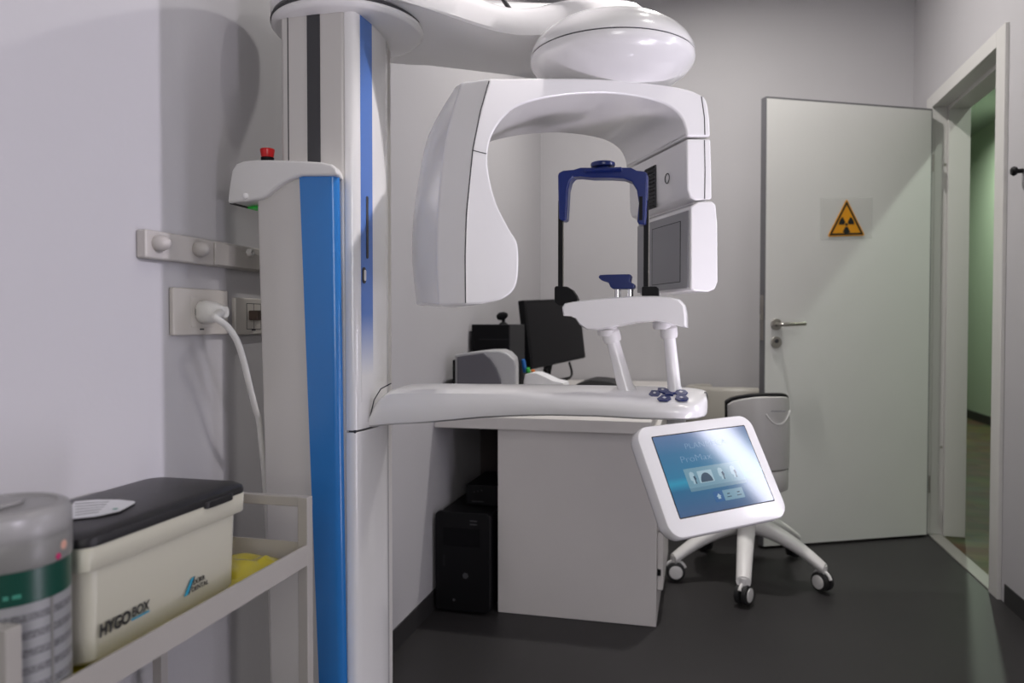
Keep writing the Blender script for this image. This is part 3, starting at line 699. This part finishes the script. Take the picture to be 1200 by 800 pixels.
for px, py, xx in ((252, 371, .075), (266, 382, .085), (278, 400, .09), (286, 425, .09), (292, 450, .088), (299, 478, .08), (305, 505, .075)):
    path.append(at(px, py, X=XW+xx))
ye_ = path[-1].y
path += [Vector((XW+.068, ye_+.035, .60)), Vector((XW+.062, ye_+.06, .30)), Vector((XW+.06, ye_+.07, .05)), Vector((XW+.07, ye_+.10, .007)), Vector((XW+.08, ye_+.16, .007))]
obj('cord', M().tube(smooth_path(path), .0058, 14), 'cable', pw)
obj('strain_relief', M().cyl(Vector((XW+.045, yc+.006, zc-.001)), path[1], .0085, .006, n=16), 'cable', pw)

# ================================================================ TROLLEY
TX0, TX1, TY0, TY1 = -.868, -.585, .522, 1.058
tz = .733
tro = empty('trolley', ((TX0+TX1)/2, (TY0+TY1)/2, 0), 'cream metal trolley with open rails in the lower left foreground', 'trolley')
w = .017
for x in (TX0, TX1-w):
    for y in (TY0, TY1-w):
        obj('post', M().box((x, y, .0), (x+w, y+w, tz)), 'trol', tro, bevel=.0015, seg=2)
for y in (TY0, TY1-w): obj('end_rail', M().box((TX0+w, y+.004, tz-.016), (TX1-w, y+w-.001, tz-.0005)), 'trol', tro, bevel=.0015, seg=2)
def tray(zf, zr):
    m = M().box((TX0+.003, TY0+.003, zf-.003), (TX1-.003, TY1-.003, zf))
    m.box((TX1-.0035, TY0+w, zf-.003), (TX1-.0005, TY1-w, zr)); m.box((TX0+.0005, TY0+w, zf-.003), (TX0+.0035, TY1-w, zr))
    m.box((TX0+w, TY0+.001, zf-.003), (TX1-w, TY0+.004, zr)); m.box((TX0+w, TY1-.006, zf-.003), (TX1-w, TY1-.003, zr))
    return m
obj('top_tray', tray(.631, .660), 'trol', tro)
obj('bottom_tray', tray(.20, .235), 'trol', tro)

# yellow bag under the box
bm_ = M(); nx, ny = 26, 44; rows = []
def bagz(i, j):
    x = TX0+.03+(TX1-TX0-.042)*i/(nx-1); y = .640+(1.035-.640)*j/(ny-1)
    ex = min(i, nx-1-i, j, ny-1-j)/3.0; e_ = min(1, ex)
    bump = .016*max(0, 1-((y-.975)/.055)**2)*max(0, 1-((x+.64)/.11)**2)
    z = .633+.008*e_+bump*e_+(.0045*sin(37*x+61*y)+.0035*sin(90*x-71*y+1)+.003*sin(160*y+40*x))*e_*(.25+bump/.03)
    if y < .93: z = min(z, .6405)
    return Vector((x, y, z))
top = [[bagz(i, j) for i in range(nx)] for j in range(ny)]
bot = [[Vector((p.x, p.y, .6318)) for p in r_] for r_ in top]
rings = [t_+b_[::-1] for t_, b_ in zip(top, bot)]
tag(obj('yellow_bag', bm_.loft(rings), 'bag'), 'crumpled yellow plastic bag lying under white box on the trolley', 'bag')

# hygiene box -----------------------------------------------------
BX0, BX1, BY0, BY1 = -.752, -.615, .640, .912
bcx, bcy = (BX0+BX1)/2, (BY0+BY1)/2
hb = empty('disinfection_box', (bcx, bcy, .641), 'white plastic box with black lid standing on the trolley', 'box')
def bs(z, g, r=.022): return [Vector((bcx+a, bcy+b, z)) for a, b in rrect(BX1-BX0+2*g, BY1-BY0+2*g, r, 8)]
obj('box_body', M().loft([bs(.641, -.006), bs(.645, -.003), bs(.74, .0), bs(.7445, 0)]), 'tub', hb)
obj('box_rim', M().loft([bs(.7435, .0055, .014), bs(.7445, .0065, .014), bs(.7685, .0075, .014), bs(.7695, .0068, .014)]), 'tub', hb, bevel=.001, seg=2, ang=50)
lidm = M().loft([bs(.7695, .0085, .020), bs(.774, .0090, .020), bs(.779, .008, .021), bs(.7825, .003, .022), bs(.7845, -.008, .024), bs(.786, -.03, .024), bs(.7868, -.05, .012)])
obj('box_lid', lidm, 'lid', hb)
q = [(BX1+.0078, BY1-.09), (BX1+.012, BY1-.085), (BX1+.013, BY1-.06), (BX1+.0125, BY1-.035), (BX1+.0078, BY1-.028)]
obj('lid_tab', M().prism([(x, y, .7655) for x, y in q], (0, 0, .010)), 'lid', hb, bevel=.002, seg=2)
# sticker on the lid
stp = [at(x, y, Z=.7878) for x, y in ((76, 601), (84, 608), (112, 605), (140, 599), (158, 589.5), (158, 587.5), (140, 585.5), (112, 585.5), (88, 587.5))]
stk = obj('sticker', M().prism(stp, (0, 0, .0004)), 'paper', hb)
a = at(135, 596, Z=.7885); obj('sticker_dot', M().cyl(a, a+Z*.0002, .003, n=12), 'lgreen', stk)
m = M()
for k in range(5):
    a, b = at(88, 590+k*3.4, Z=.7883), at(128-3*k, 587.6+k*3.0, Z=.7883); m.tube([a, b], .0004, 5)
obj('sticker_line', m, 'darkg', stk)
xf = BX1+.0004
def side(px, py): p = at(px, py, X=xf); return p
a = side(116, 747)
hy = text('box_lettering', 'HYGO', .0185, a, (0, 1, 0), (0, 0, 1), 'ink', hb, shear=.15, bold=.0006, sx=.83)
b = Vector((xf, hb.location.y+max(v.co.y for v in hy.data.vertices)+.0020, 0))
text('box_lettering', 'BOX', .0150, (xf, b.y, a.z+.0034), (0, 1, 0), (0, 0, 1), 'ink', hb, shear=.15, bold=.00025, sx=.86)
y1_ = b.y
obj('box_lettering_line', M().box((xf-.0004, y1_, a.z-.0002), (xf+.0003, y1_+.028, a.z+.0016)), 'cyan', hb)
a = side(216, 699); 
def pq(u, v): return Vector((xf-.0003, a.y+u, a.z+v))
obj('logo_mark', M().prism([pq(0, 0), pq(.006, 0), pq(.0185, .019), pq(.0125, .0175)], (.0007, 0, 0)), 'cyan', hb)
obj('logo_mark', M().prism([pq(.0075, .0), pq(.009, 0), pq(.0205, .019), pq(.0195, .019)], (.0007, 0, 0)), 'ink', hb)
text('logo_lettering', 'DÜRR', .0086, pq(.0175, .0085), (0, 1, 0), (0, 0, 1), 'ink', hb); text('logo_lettering', 'DENTAL', .0086, pq(.0145, .0005), (0, 1, 0), (0, 0, 1), 'ink', hb)

# wipes canister --------------------------------------------------
cc = Vector((-.645, .578, .632)); cr_ = .0545
can = empty('wipes_canister', cc, 'round wipes canister with white lid and dark green label band', 'canister')
obj('body', M().lathe([(0, 0), (cr_-.003, 0), (cr_-.0015, .003), (cr_-.0015, .146), (0, .146)], cc, n=72), 'capw', can)
obj('label_band', M().lathe([(cr_-.004, .112), (cr_-.0006, .112), (cr_-.0006, .1425), (cr_-.004, .1425)], cc, n=72), 'green', can)
obj('label_text', M().lathe([(cr_-.004, .006), (cr_-.0008, .006), (cr_-.0008, .1115), (cr_-.004, .1115)], cc, n=72), 'rows', can)
obj('lid', M().lathe([(0, .146), (cr_+.0002, .1435), (cr_+.001, .146), (cr_+.001, .166), (cr_+.0004, .168), (cr_+.001, .170), (cr_+.0005, .188), (cr_-.002, .194), (cr_-.006, .1965), (cr_-.011, .1965), (cr_-.013, .1945), (cr_-.030, .1945), (0, .1950)], cc, n=72), 'capw', can)
# pull-out flap
fl = [cc+Vector((a*.9-.010, b-.006, .1950)) for a, b in rrect(.05, .045, .014, 6)]
obj('lid_flap', M().prism(fl, (0, 0, .004)), 'capw', can, bevel=.0015)
def oncan(ang, z, r=cr_+.0014): return cc+Vector((r*cos(ang), r*sin(ang), z))
def arc(name, a0, a1, z0, z1, mat, r=cr_-.0004, t=.0006):
    n = 8; ins = [oncan(a0+(a1-a0)*k/n, z0, r) for k in range(n+1)]; out = [oncan(a0+(a1-a0)*k/n, z0, r+t) for k in range(n+1)]
    obj(name, M().prism(ins+out[::-1], (0, 0, z1-z0)), mat, can)
# bearing of the camera from the canister
th = atan2(-cc.y, -cc.x)
for a, wdt in ((-.50, .12), (-.33, .20), (-.06, .10), (.07, .16)): arc('band_lettering', th+a, th+a+wdt*.8, .119, .1225, 'lgreen')
arc('label_edge', th+.68, th+.73, .006, .1115, 'capw', cr_-.0006)
a = oncan(th+.83, .148, cr_+.0008); d = Vector((cos(th+.83), sin(th+.83), 0)); obj('label_dot', M().cyl(a, a+d*.0006, .0032, n=14), 'pink', can)
a = oncan(th+.97, .157, cr_+.0008); d = Vector((cos(th+.97), sin(th+.97), 0)); obj('label_dot', M().cyl(a, a+d*.0006, .0045, n=14), 'peach', can)

# ================================================================ DESK
dz0, dz1 = .640, .682
CXa, CXb, CY = -.674, -.133, 2.50
desk = tag(obj('worktop', M().box((XL+.001, CY-.02, dz0), (-.150, 4.28, dz1)), 'desk', bevel=.002, seg=2), 'pale grey worktop running along left wall, behind the machine arm', 'worktop')
cab = empty('desk_cabinet', ((CXa+CXb)/2, 2.9, 0), 'pale grey cabinet under the worktop, standing on the dark floor', 'cabinet')
obj('body', M().box((CXa, CY, .001), (CXb, 3.30, dz0-.0005)), 'desk', cab, bevel=.0015, seg=2)
for z0_, z1_ in ((.105, .30), (.305, .45), (.455, .60)):
    dr = obj('drawer', M().box((CXb+.001, CY+.06, z0_), (CXb+.019, 3.0, z1_)), 'desk', cab, bevel=.001, seg=2)
    obj('handle', M().box((CXb-.0008, CY+.052, z0_+.05), (CXb+.012, CY+.0595, z0_+.07)), 'black', dr)
cpn = tag(obj('knee_shade_panel', M().box((XL+.002, 3.05, .02), (CXa-.002, 3.07, dz0-.001)), 'deskd'), 'dark brown panel standing in for the shade under the worktop behind computer', 'panel')  # dark sheet added where the knee space lies in shade
# computer tower under the desk
PX0, PX1, PY0, PY1, PH = -.887, -.690, 2.452, 2.90, .343
pc_ = empty('computer_tower', ((PX0+PX1)/2, (PY0+PY1)/2, 0), 'black computer tower on the floor between wall and cabinet', 'computer')
obj('case', M().box((PX0+.004, PY0+.02, .01), (PX1-.004, PY1, PH)), 'black', pc_, bevel=.004)
fp = obj('front_panel', M().prism([(PX0+a+(PX1-PX0)/2, PY0, .01+(PH)/2+b) for a, b in rrect(PX1-PX0, PH, .018, 5)], (0, .022, 0)), 'black', pc_, bevel=.003)
xm = (PX0+PX1)/2
obj('drive_bay', M().box((PX0+.03, PY0-.0012, .235), (PX1-.035, PY0+.002, .30)), 'screenoff', pc_, bevel=.0006)
obj('badge', M().lathe([(0, 0), (.011, 0), (.011, .0015), (0, .002)], (xm+.012, PY0, .135), (0, -1, 0), 6), 'dim', pc_)
obj('power_light', M().lathe([(0, 0), (.005, 0), (.004, .002), (0, .002)], (xm-.030, PY0, .048), (0, -1, 0), 14), 'dim', pc_)
m = M()
for k in range(5): m.box((PX0+.028, PY0-.0008, .165+k*.008), (PX0+.036, PY0+.001, .169+k*.008))
obj('vent_slot', m, 'darkg', pc_)
m = M()
for z in (.300, .312): m.box((PX1-.07, PY0-.001, z+.012), (PX1-.045, PY0+.001, z+.016))
obj('port', m, 'dim', pc_)
for x in (PX0+.02, PX1-.04): obj('foot', M().box((x, PY0+.03, 0), (x+.02, PY0+.06, .011)), 'rubber', pc_)
sw = empty('network_switch', (xm, 2.7, PH), 'small black device lying on top of the computer tower', 'device')
obj('case', M().box((-.822, 2.60, PH+.0015), (-.692, 2.86, PH+.075)), 'black', sw, bevel=.004)
m = M()
for k in range(3): m.cyl((-.79+.014*k, 2.6005, PH+.05+.003*k), (-.79+.014*k, 2.598, PH+.05+.003*k), .002, n=10)
obj('status_light', m, 'dim', sw)
obj('front_slot', M().box((-.80, 2.5985, PH+.014), (-.755, 2.601, PH+.017)), 'dim', sw)

# desk-top devices ------------------------------------------------
YPR = 2.57
prn = empty('label_printer', (-.74, 2.7, dz1), 'grey curved printer on the worktop beside left wall', 'printer')
po = [(533, 0), (533, 415.5), (546, 413), (567, 411), (585, 411), (594, 414), (603, 421.5), (604.5, 430), (604.5, 0)]
def pw_(x, y, Y): p = at(x, y if y else 484, Y=Y); return Vector((p.x, Y, p.z if y else dz1))
pf_ = [pw_(x, y, YPR) for x, y in po]; xl_ = pf_[0].x
obj('body', M().loft([[p+Vector((-(p.x-xl_)/.24*k, d_, 0)) for p in pf_] for k, d_ in ((0, 0), (.004, .03), (.045, .22))]), 'print_l', prn, bevel=.006, seg=3)
fo = [(535.5, 0), (535.5, 418), (548, 416), (566.5, 413.5), (574, 420), (581, 431), (586, 444), (589, 460), (590, 0)]
obj('front_cover', M().prism([pw_(x, y, YPR-.008) for x, y in fo], (0, .012, 0)), 'print_d', prn, bevel=.003)
s_ = [(530.5, 0), (530.5, 422), (534, 421), (534, 0)]
obj('side_grip', M().prism([pw_(x, y, YPR+.02) for x, y in s_], (0, .2, 0)), 'black', prn)
bx = empty('black_device_box', (-.81, 3.0, dz1), 'tall black box on the worktop, behind grey curved printer', 'device')
BXa, BXb, BYa, BYb, BZ = -.888, -.729, 2.89, 3.15, 1.0005
obj('case', M().box((BXa, BYa, dz1), (BXb, BYb, BZ)), 'darkg', bx, bevel=.003)
obj('front_panel', M().box((BXa+.002, BYa-.006, dz1+.005), (BXb-.002, BYa+.001, BZ-.002)), 'screenoff', bx, bevel=.002)
obj('front_line', M().box((BXa+.03, BYa-.0068, .939), (BXb-.006, BYa-.005, .942)), 'darkg', bx)
wc = M(); p = at(590, 379, Y=2.95); p.z = BZ
wc = empty('webcam', p, 'tiny black webcam standing on top of black box', 'webcam')
obj('stand', M().lathe([(0, 0), (.018, 0), (.016, .004), (.007, .010), (.007, .024), (0, .024)], p, n=20), 'black', wc)
obj('camera_body', M().lathe([(0, -.022), (.012, -.022), (.017, -.010), (.015, .010), (.008, .022), (0, .024)], p+Vector((-.004, 0, .034)), (.9, -.3, .2), 20), 'black', wc)

# monitor ---------------------------------------------------------
bl0 = Vector((-.722, 3.24, 0)); dxm = Vector((.30, .954, 0)).normalized()
pA = at(623, 433, d=3.30); pB = at(686.5, 419, d=3.86)
pA, pB = Vector(pA), Vector(pB)
mx_ = (pB-pA); Lm = mx_.length; mx_.normalize(); mfw = Vector((mx_.y, -mx_.x, 0)).normalized(); mup = mfw.cross(mx_).normalized()
if mup.z < 0: mup = -mup
tA = at(610.5, 352, d=3.27); lean = (tA-pA); Hm = lean.length
mup = (lean-mx_*lean.dot(mx_)).normalized(); mfw = mx_.cross(mup).normalized()
if mfw.x < 0: mfw = -mfw
mc = pA+mx_*Lm/2+mup*Hm/2
mon = empty('monitor', (mc.x, mc.y, dz1), 'black computer monitor tilted on the worktop by back wall', 'monitor')
obj('housing', M().obox(mc-mfw*.016, mx_, mup, mfw, (Lm/2, Hm/2, .016)), 'black', mon, bevel=.005)
obj('screen', M().obox(mc+mfw*.0005, mx_, mup, mfw, (Lm/2-.014, Hm/2-.016, .001)), 'screenoff', mon)
bs_ = Vector((mc.x-.04, mc.y-.06, dz1))
obj('stand', M().tube(smooth_path([bs_+Z*.006, bs_+Z*.08, bs_+Z*.16+Vector((.01, .02, 0)), mc-mfw*.03]), .02, 16), 'black', mon)
obj('stand_foot', M().prism([bs_+Vector((a, b, 0)) for a, b in rrect(.20, .24, .06)], (0, 0, .012)), 'black', mon, bevel=.003)
kz = []
for px, py, dd in ((667, 424, 3.7), (670, 436, 3.7), (668, 442, 3.68), (660, 446, 3.62), (650, 446, 3.58), (641, 441, 3.5), (640, 432, 3.45)):
    p = at(px, py, d=dd); p.z = max(p.z, dz1+.008); kz.append(p)
obj('cable', M().tube(smooth_path(kz), .0055, 10), 'black', mon)
kz2 = [p+Vector((-.01, -.06, .01)) for p in kz[2:6]]
obj('cable', M().tube(smooth_path([kz[2]]+kz2[1:]), .005, 10), 'black', mon)

# papers, markers, mat -------------------------------------------
pa = [at(x, 0, Y=2.62) for x in (612,)]
base = at(636, 470, Z=dz1); 
pp0 = at(614, 446, Y=2.95); 
prof = [(613.5, 446, ), (615, 438.5), (622, 436.8), (629, 437.2), (638, 441), (648, 446), (660, 448.5)]
tpz = [at(x, y, Y=2.93) for x, y in prof]
pr = [Vector((p.x, 2.93, p.z)) for p in tpz]; pr = [Vector((pr[0].x, 2.93, dz1+.0005))]+pr+[Vector((pr[-1].x+.02, 2.93, dz1+.0005))]
tag(obj('paper_pile', M().prism(pr, (0, .12, 0)), 'paper', bevel=.003, seg=2), 'heap of white paper on the worktop, in front of monitor foot', 'paper')
for nm, px, py0, py1, mt_, lb in (('marker_pen', 613, 428, 421, 'mblue', 'blue marker pen standing behind the paper heap'), ('marker_pen', 618.5, 437, 431, 'mgreen', 'green marker pen standing behind the paper heap'), ('marker_pen', 624.5, 437.5, 433.5, 'morange', 'orange marker pen standing behind the paper heap')):
    b = at(px+1.5, py0+3, Y=3.085); t = at(px, py1, Y=3.075); d = (t-b).normalized(); b = b-d*((b.z-dz1-.002)/d.z); L_ = (t-b).length
    o = empty(nm, b, lb, 'pen', 'marker pens by the paper heap')
    obj('barrel', M().lathe([(0, 0), (.0075, 0), (.008, .003), (.008, L_*.7), (0, L_*.7)], b, d, 16), 'capw', o)
    obj('cap', M().lathe([(0, L_*.68), (.009, L_*.68), (.009, L_*.95), (.007, L_), (0, L_)], b, d, 16), mt_, o)
mp = [at(x, 451, Z=dz1+.001) for x in (676, 722)]
cpm = [(676, 449.5), (684, 447.2), (692, 445.2), (702, 445.6), (714, 447), (724, 450), (726, 453)]
pr = [at(x, y, Y=3.62) for x, y in cpm]; pr = [Vector((p.x, 3.62, max(p.z, dz1+.004))) for p in pr]; pr = [Vector((pr[0].x-.02, 3.62, dz1+.0005))]+pr+[Vector((pr[-1].x, 3.62, dz1+.0005))]
tag(obj('desk_mat', M().prism(pr, (0, .25, 0)), 'rubber', bevel=.004, seg=2), 'low black pad lying flat on the worktop near back wall', 'pad')

# ================================================================ OFFICE CHAIR
ch = Vector((.190, 3.12, 0))
chair = empty('office_chair', ch, 'white office chair on five legs with casters, standing beside the open door', 'chair')
tips = [(.158, 2.775, 0), (.452, 2.985, 0), (.40, 3.40, 0), (.03, 3.41, 0), (-.085, 2.975, 0)]
hubz = .215
obj('hub', M().lathe([(0, hubz-.05), (.036, hubz-.05), (.044, hubz-.02), (.044, hubz+.02), (.030, hubz+.045), (.026, hubz+.06), (0, hubz+.06)], ch, n=32), 'whitem', chair)
obj('gas_post', M().cyl(ch+Z*(hubz+.05), ch+Z*.40, .024, n=24), 'whitem', chair)
for tx, ty, _ in tips:
    t = Vector((tx, ty, 0)); d = (t-ch); Lr = d.length; d.normalize(); s_ = Vector((-d.y, d.x, 0)); rings = []
    for k in range(11):
        f = k/10; z = hubz-.005-.122*f**1.8; wdt = .036-.010*f; hh = .042-.018*f
        c = ch+d*(.01+(Lr-.0)*f)+Z*z
        rings.append([c+s_*(wdt*cos(a))+Z*(hh*sin(a)*(1 if sin(a) < 0 else .8)) for a in [2*pi*j/16 for j in range(16)]])
    obj('leg', M().loft(rings), 'whitem', chair)
    side_ = (s_*.75+d*.3).normalized() if ty < 3.2 else s_
    if side_.y > 0: side_ = -side_
    hub = t+Z*.041
    cst = obj('caster', M().lathe([(0, -.024), (.030, -.024), (.036, -.020), (.036, -.006), (.030, -.003), (.012, -.002), (.012, .002), (.030, .003), (.036, .006), (.036, .020), (.030, .024), (0, .024)], hub, side_, 32), 'rubber', chair)
    obj('wheel_disc', M().lathe([(0, .0235), (.0255, .0235), (.0255, .0262), (.021, .0275), (0, .0275)], hub, side_, 28), 'whitem', cst)
    hb_ = M(); e_ = side_.cross(Z)
    hood = []
    for k in range(9):
        a = radians(30+130*k/8); hood.append(hub+e_*(.040*cos(a))+Z*(.040*sin(a)))
    hb_.tube(hood, .006, 8); hb_.tube([t+Z*.070, t+Z*.10], .017, 12)
    obj('caster_fork', hb_, 'whitem', cst)
obj('seat', M().loft([[ch+Vector((a-.03, b+.06, z)) for a, b in rrect(w_, w_, .12, 8)] for z, w_ in ((.40, .24), (.405, .30), (.43, .33), (.455, .32), (.468, .28))]), 'black', chair)
# back shell, its back turned to the camera
bn = Vector((.16, -1, 0)).normalized(); bx_ = Vector((1, .16, 0)).normalized()
p0 = at(896, 520, Y=2.93); bz0, bz1 = at(887, 580, Y=2.93).z, at(887, 465.5, Y=2.93).z
bc0 = Vector((p0.x, 2.945, 0))
wl, wr = at(887, 500, Y=2.93).x-at(849, 500, Y=2.93).x, at(925, 500, Y=2.93).x-at(887, 500, Y=2.93).x
def shell(offs, za, zb, g, th_, mat, name, par, prof):
    rings = []
    n = 14
    for side_ in (0, 1):
        pass
    cols = []
    for k in range(n+1):
        u_ = -1+2*k/n; x = (wl if u_ < 0 else wr)*u_*g
        dep = -.055*u_*u_-.02*abs(u_)**5
        col = []
        for j in range(9):
            v_ = j/8; zt_ = zb-prof(u_)
            z = za+(zt_-za)*v_
            col.append((x, dep+offs-.02*(v_-.5)**2*4*.5, z))
        cols.append(col)
    F_ = [[bc0+bx_*x+bn*d_+Z*z for x, d_, z in c] for c in cols]
    B_ = [[bc0+bx_*x+bn*(d_-th_)+Z*z for x, d_, z in c] for c in cols]
    rings = [f+b[::-1] for f, b in zip(F_, B_)]
    return obj(name, M().loft(rings), mat, par, bevel=min(.004, th_*.3), seg=2, ang=45)
topf = lambda u_: .028*max(0, -u_)**1.8+.006*max(0, u_)**3+.045*max(0, abs(u_)-.82)**1.3*2
bsm = shell(0, bz0+.085, bz1, 1.0, .02, 'chairw', 'back_shell', chair, topf)
shell(-.004, bz0, bz0+.083, .97, .02, 'chairw', 'back_shell_foot', chair, lambda u_: 0)
shell(-.022, bz0+.03, bz1+.010, 1.02, .04, 'black', 'back_pad', chair, topf)
gr = []
for k in range(15):
    u_ = .05+.93*k/14; x = wr*u_; z = bz1-.052-.052*sin(pi*min(1, u_*1.0))**.8*(1 if u_ < .98 else 1)
    gr.append(bc0+bx_*x+bn*(-.055*u_*u_-.02*abs(u_)**5+.0005)+Z*z)
obj('grip_line', M().tube(smooth_path(gr, 2), .0025, 8), 'whitem', bsm)
p = bc0+bx_*(wr*.22)+bn*.001+Z*(bz1-.052)
obj('maker_mark', M().obox(p+bx_*.025, bx_, Z, bn, (.026, .0025, .0012)), 'panel', bsm)
obj('back_bracket', M().tube(smooth_path([bc0-bn*.03+Z*.36, bc0-bn*.07+Z*.38, ch+Z*.385]), .02, 14), 'black', chair)

# cream tub chair behind the door leaf ----------------------------
tcn = Vector((.20, 3.98, 0))
tub = empty('tub_chair', tcn, 'cream tub chair half hidden by open door at back wall', 'chair')
out, inn = [], []
zT = at(850, 453.5, Y=3.72).z
rings = []
for k in range(25):
    a = radians(-235+290*k/24); ca, sa = cos(a), sin(a)
    f = 1-abs(k-12)/12.0; top_ = zT-.02-.05*(1-f)**2*0+.02*f
    ro_, ri = .275, .215
    rings.append([tcn+Vector((ca*ri, sa*ri, .12)), tcn+Vector((ca*ro_, sa*ro_, .12)), tcn+Vector((ca*ro_, sa*ro_, top_-.02)), tcn+Vector((ca*(ro_-.015), sa*(ro_-.015), top_-.004)), tcn+Vector((ca*(ro_+ri)/2, sa*(ro_+ri)/2, top_)), tcn+Vector((ca*(ri+.012), sa*(ri+.012), top_-.006)), tcn+Vector((ca*ri, sa*ri, top_-.025))])
obj('backrest', M().loft(rings), 'cream', tub, bevel=.006, seg=2, ang=50)
obj('seat', M().lathe([(0, .25), (.205, .25), (.213, .27), (.213, .38), (.20, .405), (0, .41)], tcn, n=40), 'cream', tub)
obj('base', M().lathe([(0, .0), (.24, .0), (.24, .118), (0, .118)], tcn, n=40), 'black', tub)

# ================================================================ LIGHTS
def downlight(x, y, label, power, z=ZC, col=(1, .96, .92), r=.055, spread=160, grp='recessed ceiling lights'):
    o = empty('ceiling_light', (x, y, z), label, 'light')
    obj('trim_ring', M().lathe([(r, 0), (r+.018, 0), (r+.018, -.006), (r, -.004)], (x, y, z), n=40), 'frame', o)
    obj('diffuser', M().cyl((x, y, z-.001), (x, y, z-.003), r, n=32), 'lamp', o)
    l = bpy.data.lights.new('lamp', 'AREA'); l.shape = 'DISK'; l.size = r*2; l.energy = power; l.color = col; l.spread = radians(spread)
    q = bpy.data.objects.new('lamp', l); COL.objects.link(q); q.location = (0, 0, -.008); q.parent = o
    return o
downlight(.35, 1.85, 'round recessed ceiling light above the machine arm', 2)
downlight(.90, 1.10, 'round recessed ceiling light above the low side window', 6.5)
downlight(.10, -.65, 'round recessed ceiling light nearest the front wall', 1.5)
downlight(.05, 3.1, 'round recessed ceiling light above the office chair', 29)
downlight(2.0, 3.35, 'round recessed corridor light just outside the doorway', 14, col=(.88, 1, .84))
downlight(2.30, 7.6, 'round recessed corridor light far along the passage', 54, col=(.84, 1, .80))
for nm, a0, a1, b0, b1, e_, c_ in (('window_daylight', W0, W1, WZ0, WZ1, 6, (.90, .88, 1.0)), ('side_window_daylight', V0, V1, VZ0, VZ1, 5, (.92, .86, 1.0))):
    l = bpy.data.lights.new(nm, 'AREA'); l.shape = 'RECTANGLE'; l.size = a1-a0; l.size_y = b1-b0; l.energy = e_; l.color = c_
    q = bpy.data.objects.new(nm, l); COL.objects.link(q); q.location = (XR+.03, (a0+a1)/2, (b0+b1)/2)
    q.rotation_euler = Matrix(((0, 0, 1), (1, 0, 0), (0, 1, 0))).to_euler()   # faces the room along -X, local Y up
def spot(name, loc, aim, power, size, label, body, col, soft=.03, blend=.6):
    loc, aim = Vector(loc), Vector(aim); d = (aim-loc).normalized()
    o = empty(name, body(loc, d), label, 'light')
    obj('lamp_can', M().lathe([(0, -.075), (.036, -.075), (.042, -.06), (.042, .012), (.038, .012), (.036, -.01), (0, -.01)], loc, d, 32), 'whitem', o)
    l = bpy.data.lights.new('lamp', 'SPOT'); l.energy = power; l.color = col; l.spot_size = radians(size); l.spot_blend = blend; l.shadow_soft_size = soft
    q = bpy.data.objects.new('lamp', l); COL.objects.link(q); q.parent = o; q.location = loc-o.location+d*.02; q.rotation_euler = d.to_track_quat('-Z', 'Y').to_euler()
    return o
# unseen lamps added to brighten the column front and the C-arm underside
cs = Vector((.72, 1.20, 2.88))
o = spot('added_spotlight', cs, (-.60, 1.47, 1.24), 130, 15, 'unseen ceiling spotlight added to brighten the machine column', lambda l, d: Vector((l.x, l.y, ZC)), (1, .94, .96))
obj('stem', M().cyl((cs.x, cs.y, ZC), cs-(Vector((-.60, 1.40, 1.20))-cs).normalized()*.03, .009), 'whitem', o)
us = Vector((.84, .93, .24))
o = spot('added_uplighter', us, (-.10, 1.45, 1.42), 37, 44, 'small unseen uplighter added by the low side window to brighten the C-arm underside', lambda l, d: Vector((l.x, l.y, 0)), (.94, .86, 1.0), .11, .9)
obj('base', M().lathe([(0, 0), (.07, 0), (.07, .008), (.012, .016), (.010, .20), (0, .20)], (us.x, us.y, 0), n=32), 'whitem', o)
l = bpy.data.lights.new('added_front_fill', 'AREA'); l.shape = 'RECTANGLE'; l.size = FX1-FX0; l.size_y = FZ1-FZ0; l.energy = 17; l.color = (1, .97, .96)  # added fill light set in the unseen window behind the camera
q = bpy.data.objects.new('added_front_fill', l); COL.objects.link(q); q.location = ((FX0+FX1)/2, YF-.03, (FZ0+FZ1)/2); q.rotation_euler = (radians(90), 0, 0)
l = bpy.data.lights.new('sun', 'SUN'); l.energy = 1.5; l.angle = radians(.35); l.color = (.92, .86, 1.0)  # comes through the added opening, giving the sharp-edged patch on the left wall
q = bpy.data.objects.new('sun', l); COL.objects.link(q); q.location = (4, -1, 3)
q.rotation_euler = Vector((-1, .40, -.27)).to_track_quat('-Z', 'Y').to_euler()

w = bpy.data.worlds.new('world'); SC.world = w; w.use_nodes = True
w.node_tree.nodes['Background'].inputs[0].default_value = (.75, .82, 1, 1); w.node_tree.nodes['Background'].inputs[1].default_value = .3
vs = SC.view_settings; vs.view_transform = 'Standard'; vs.look = 'None'; vs.gamma = 1; vs.exposure = 0; vs.use_curve_mapping = False
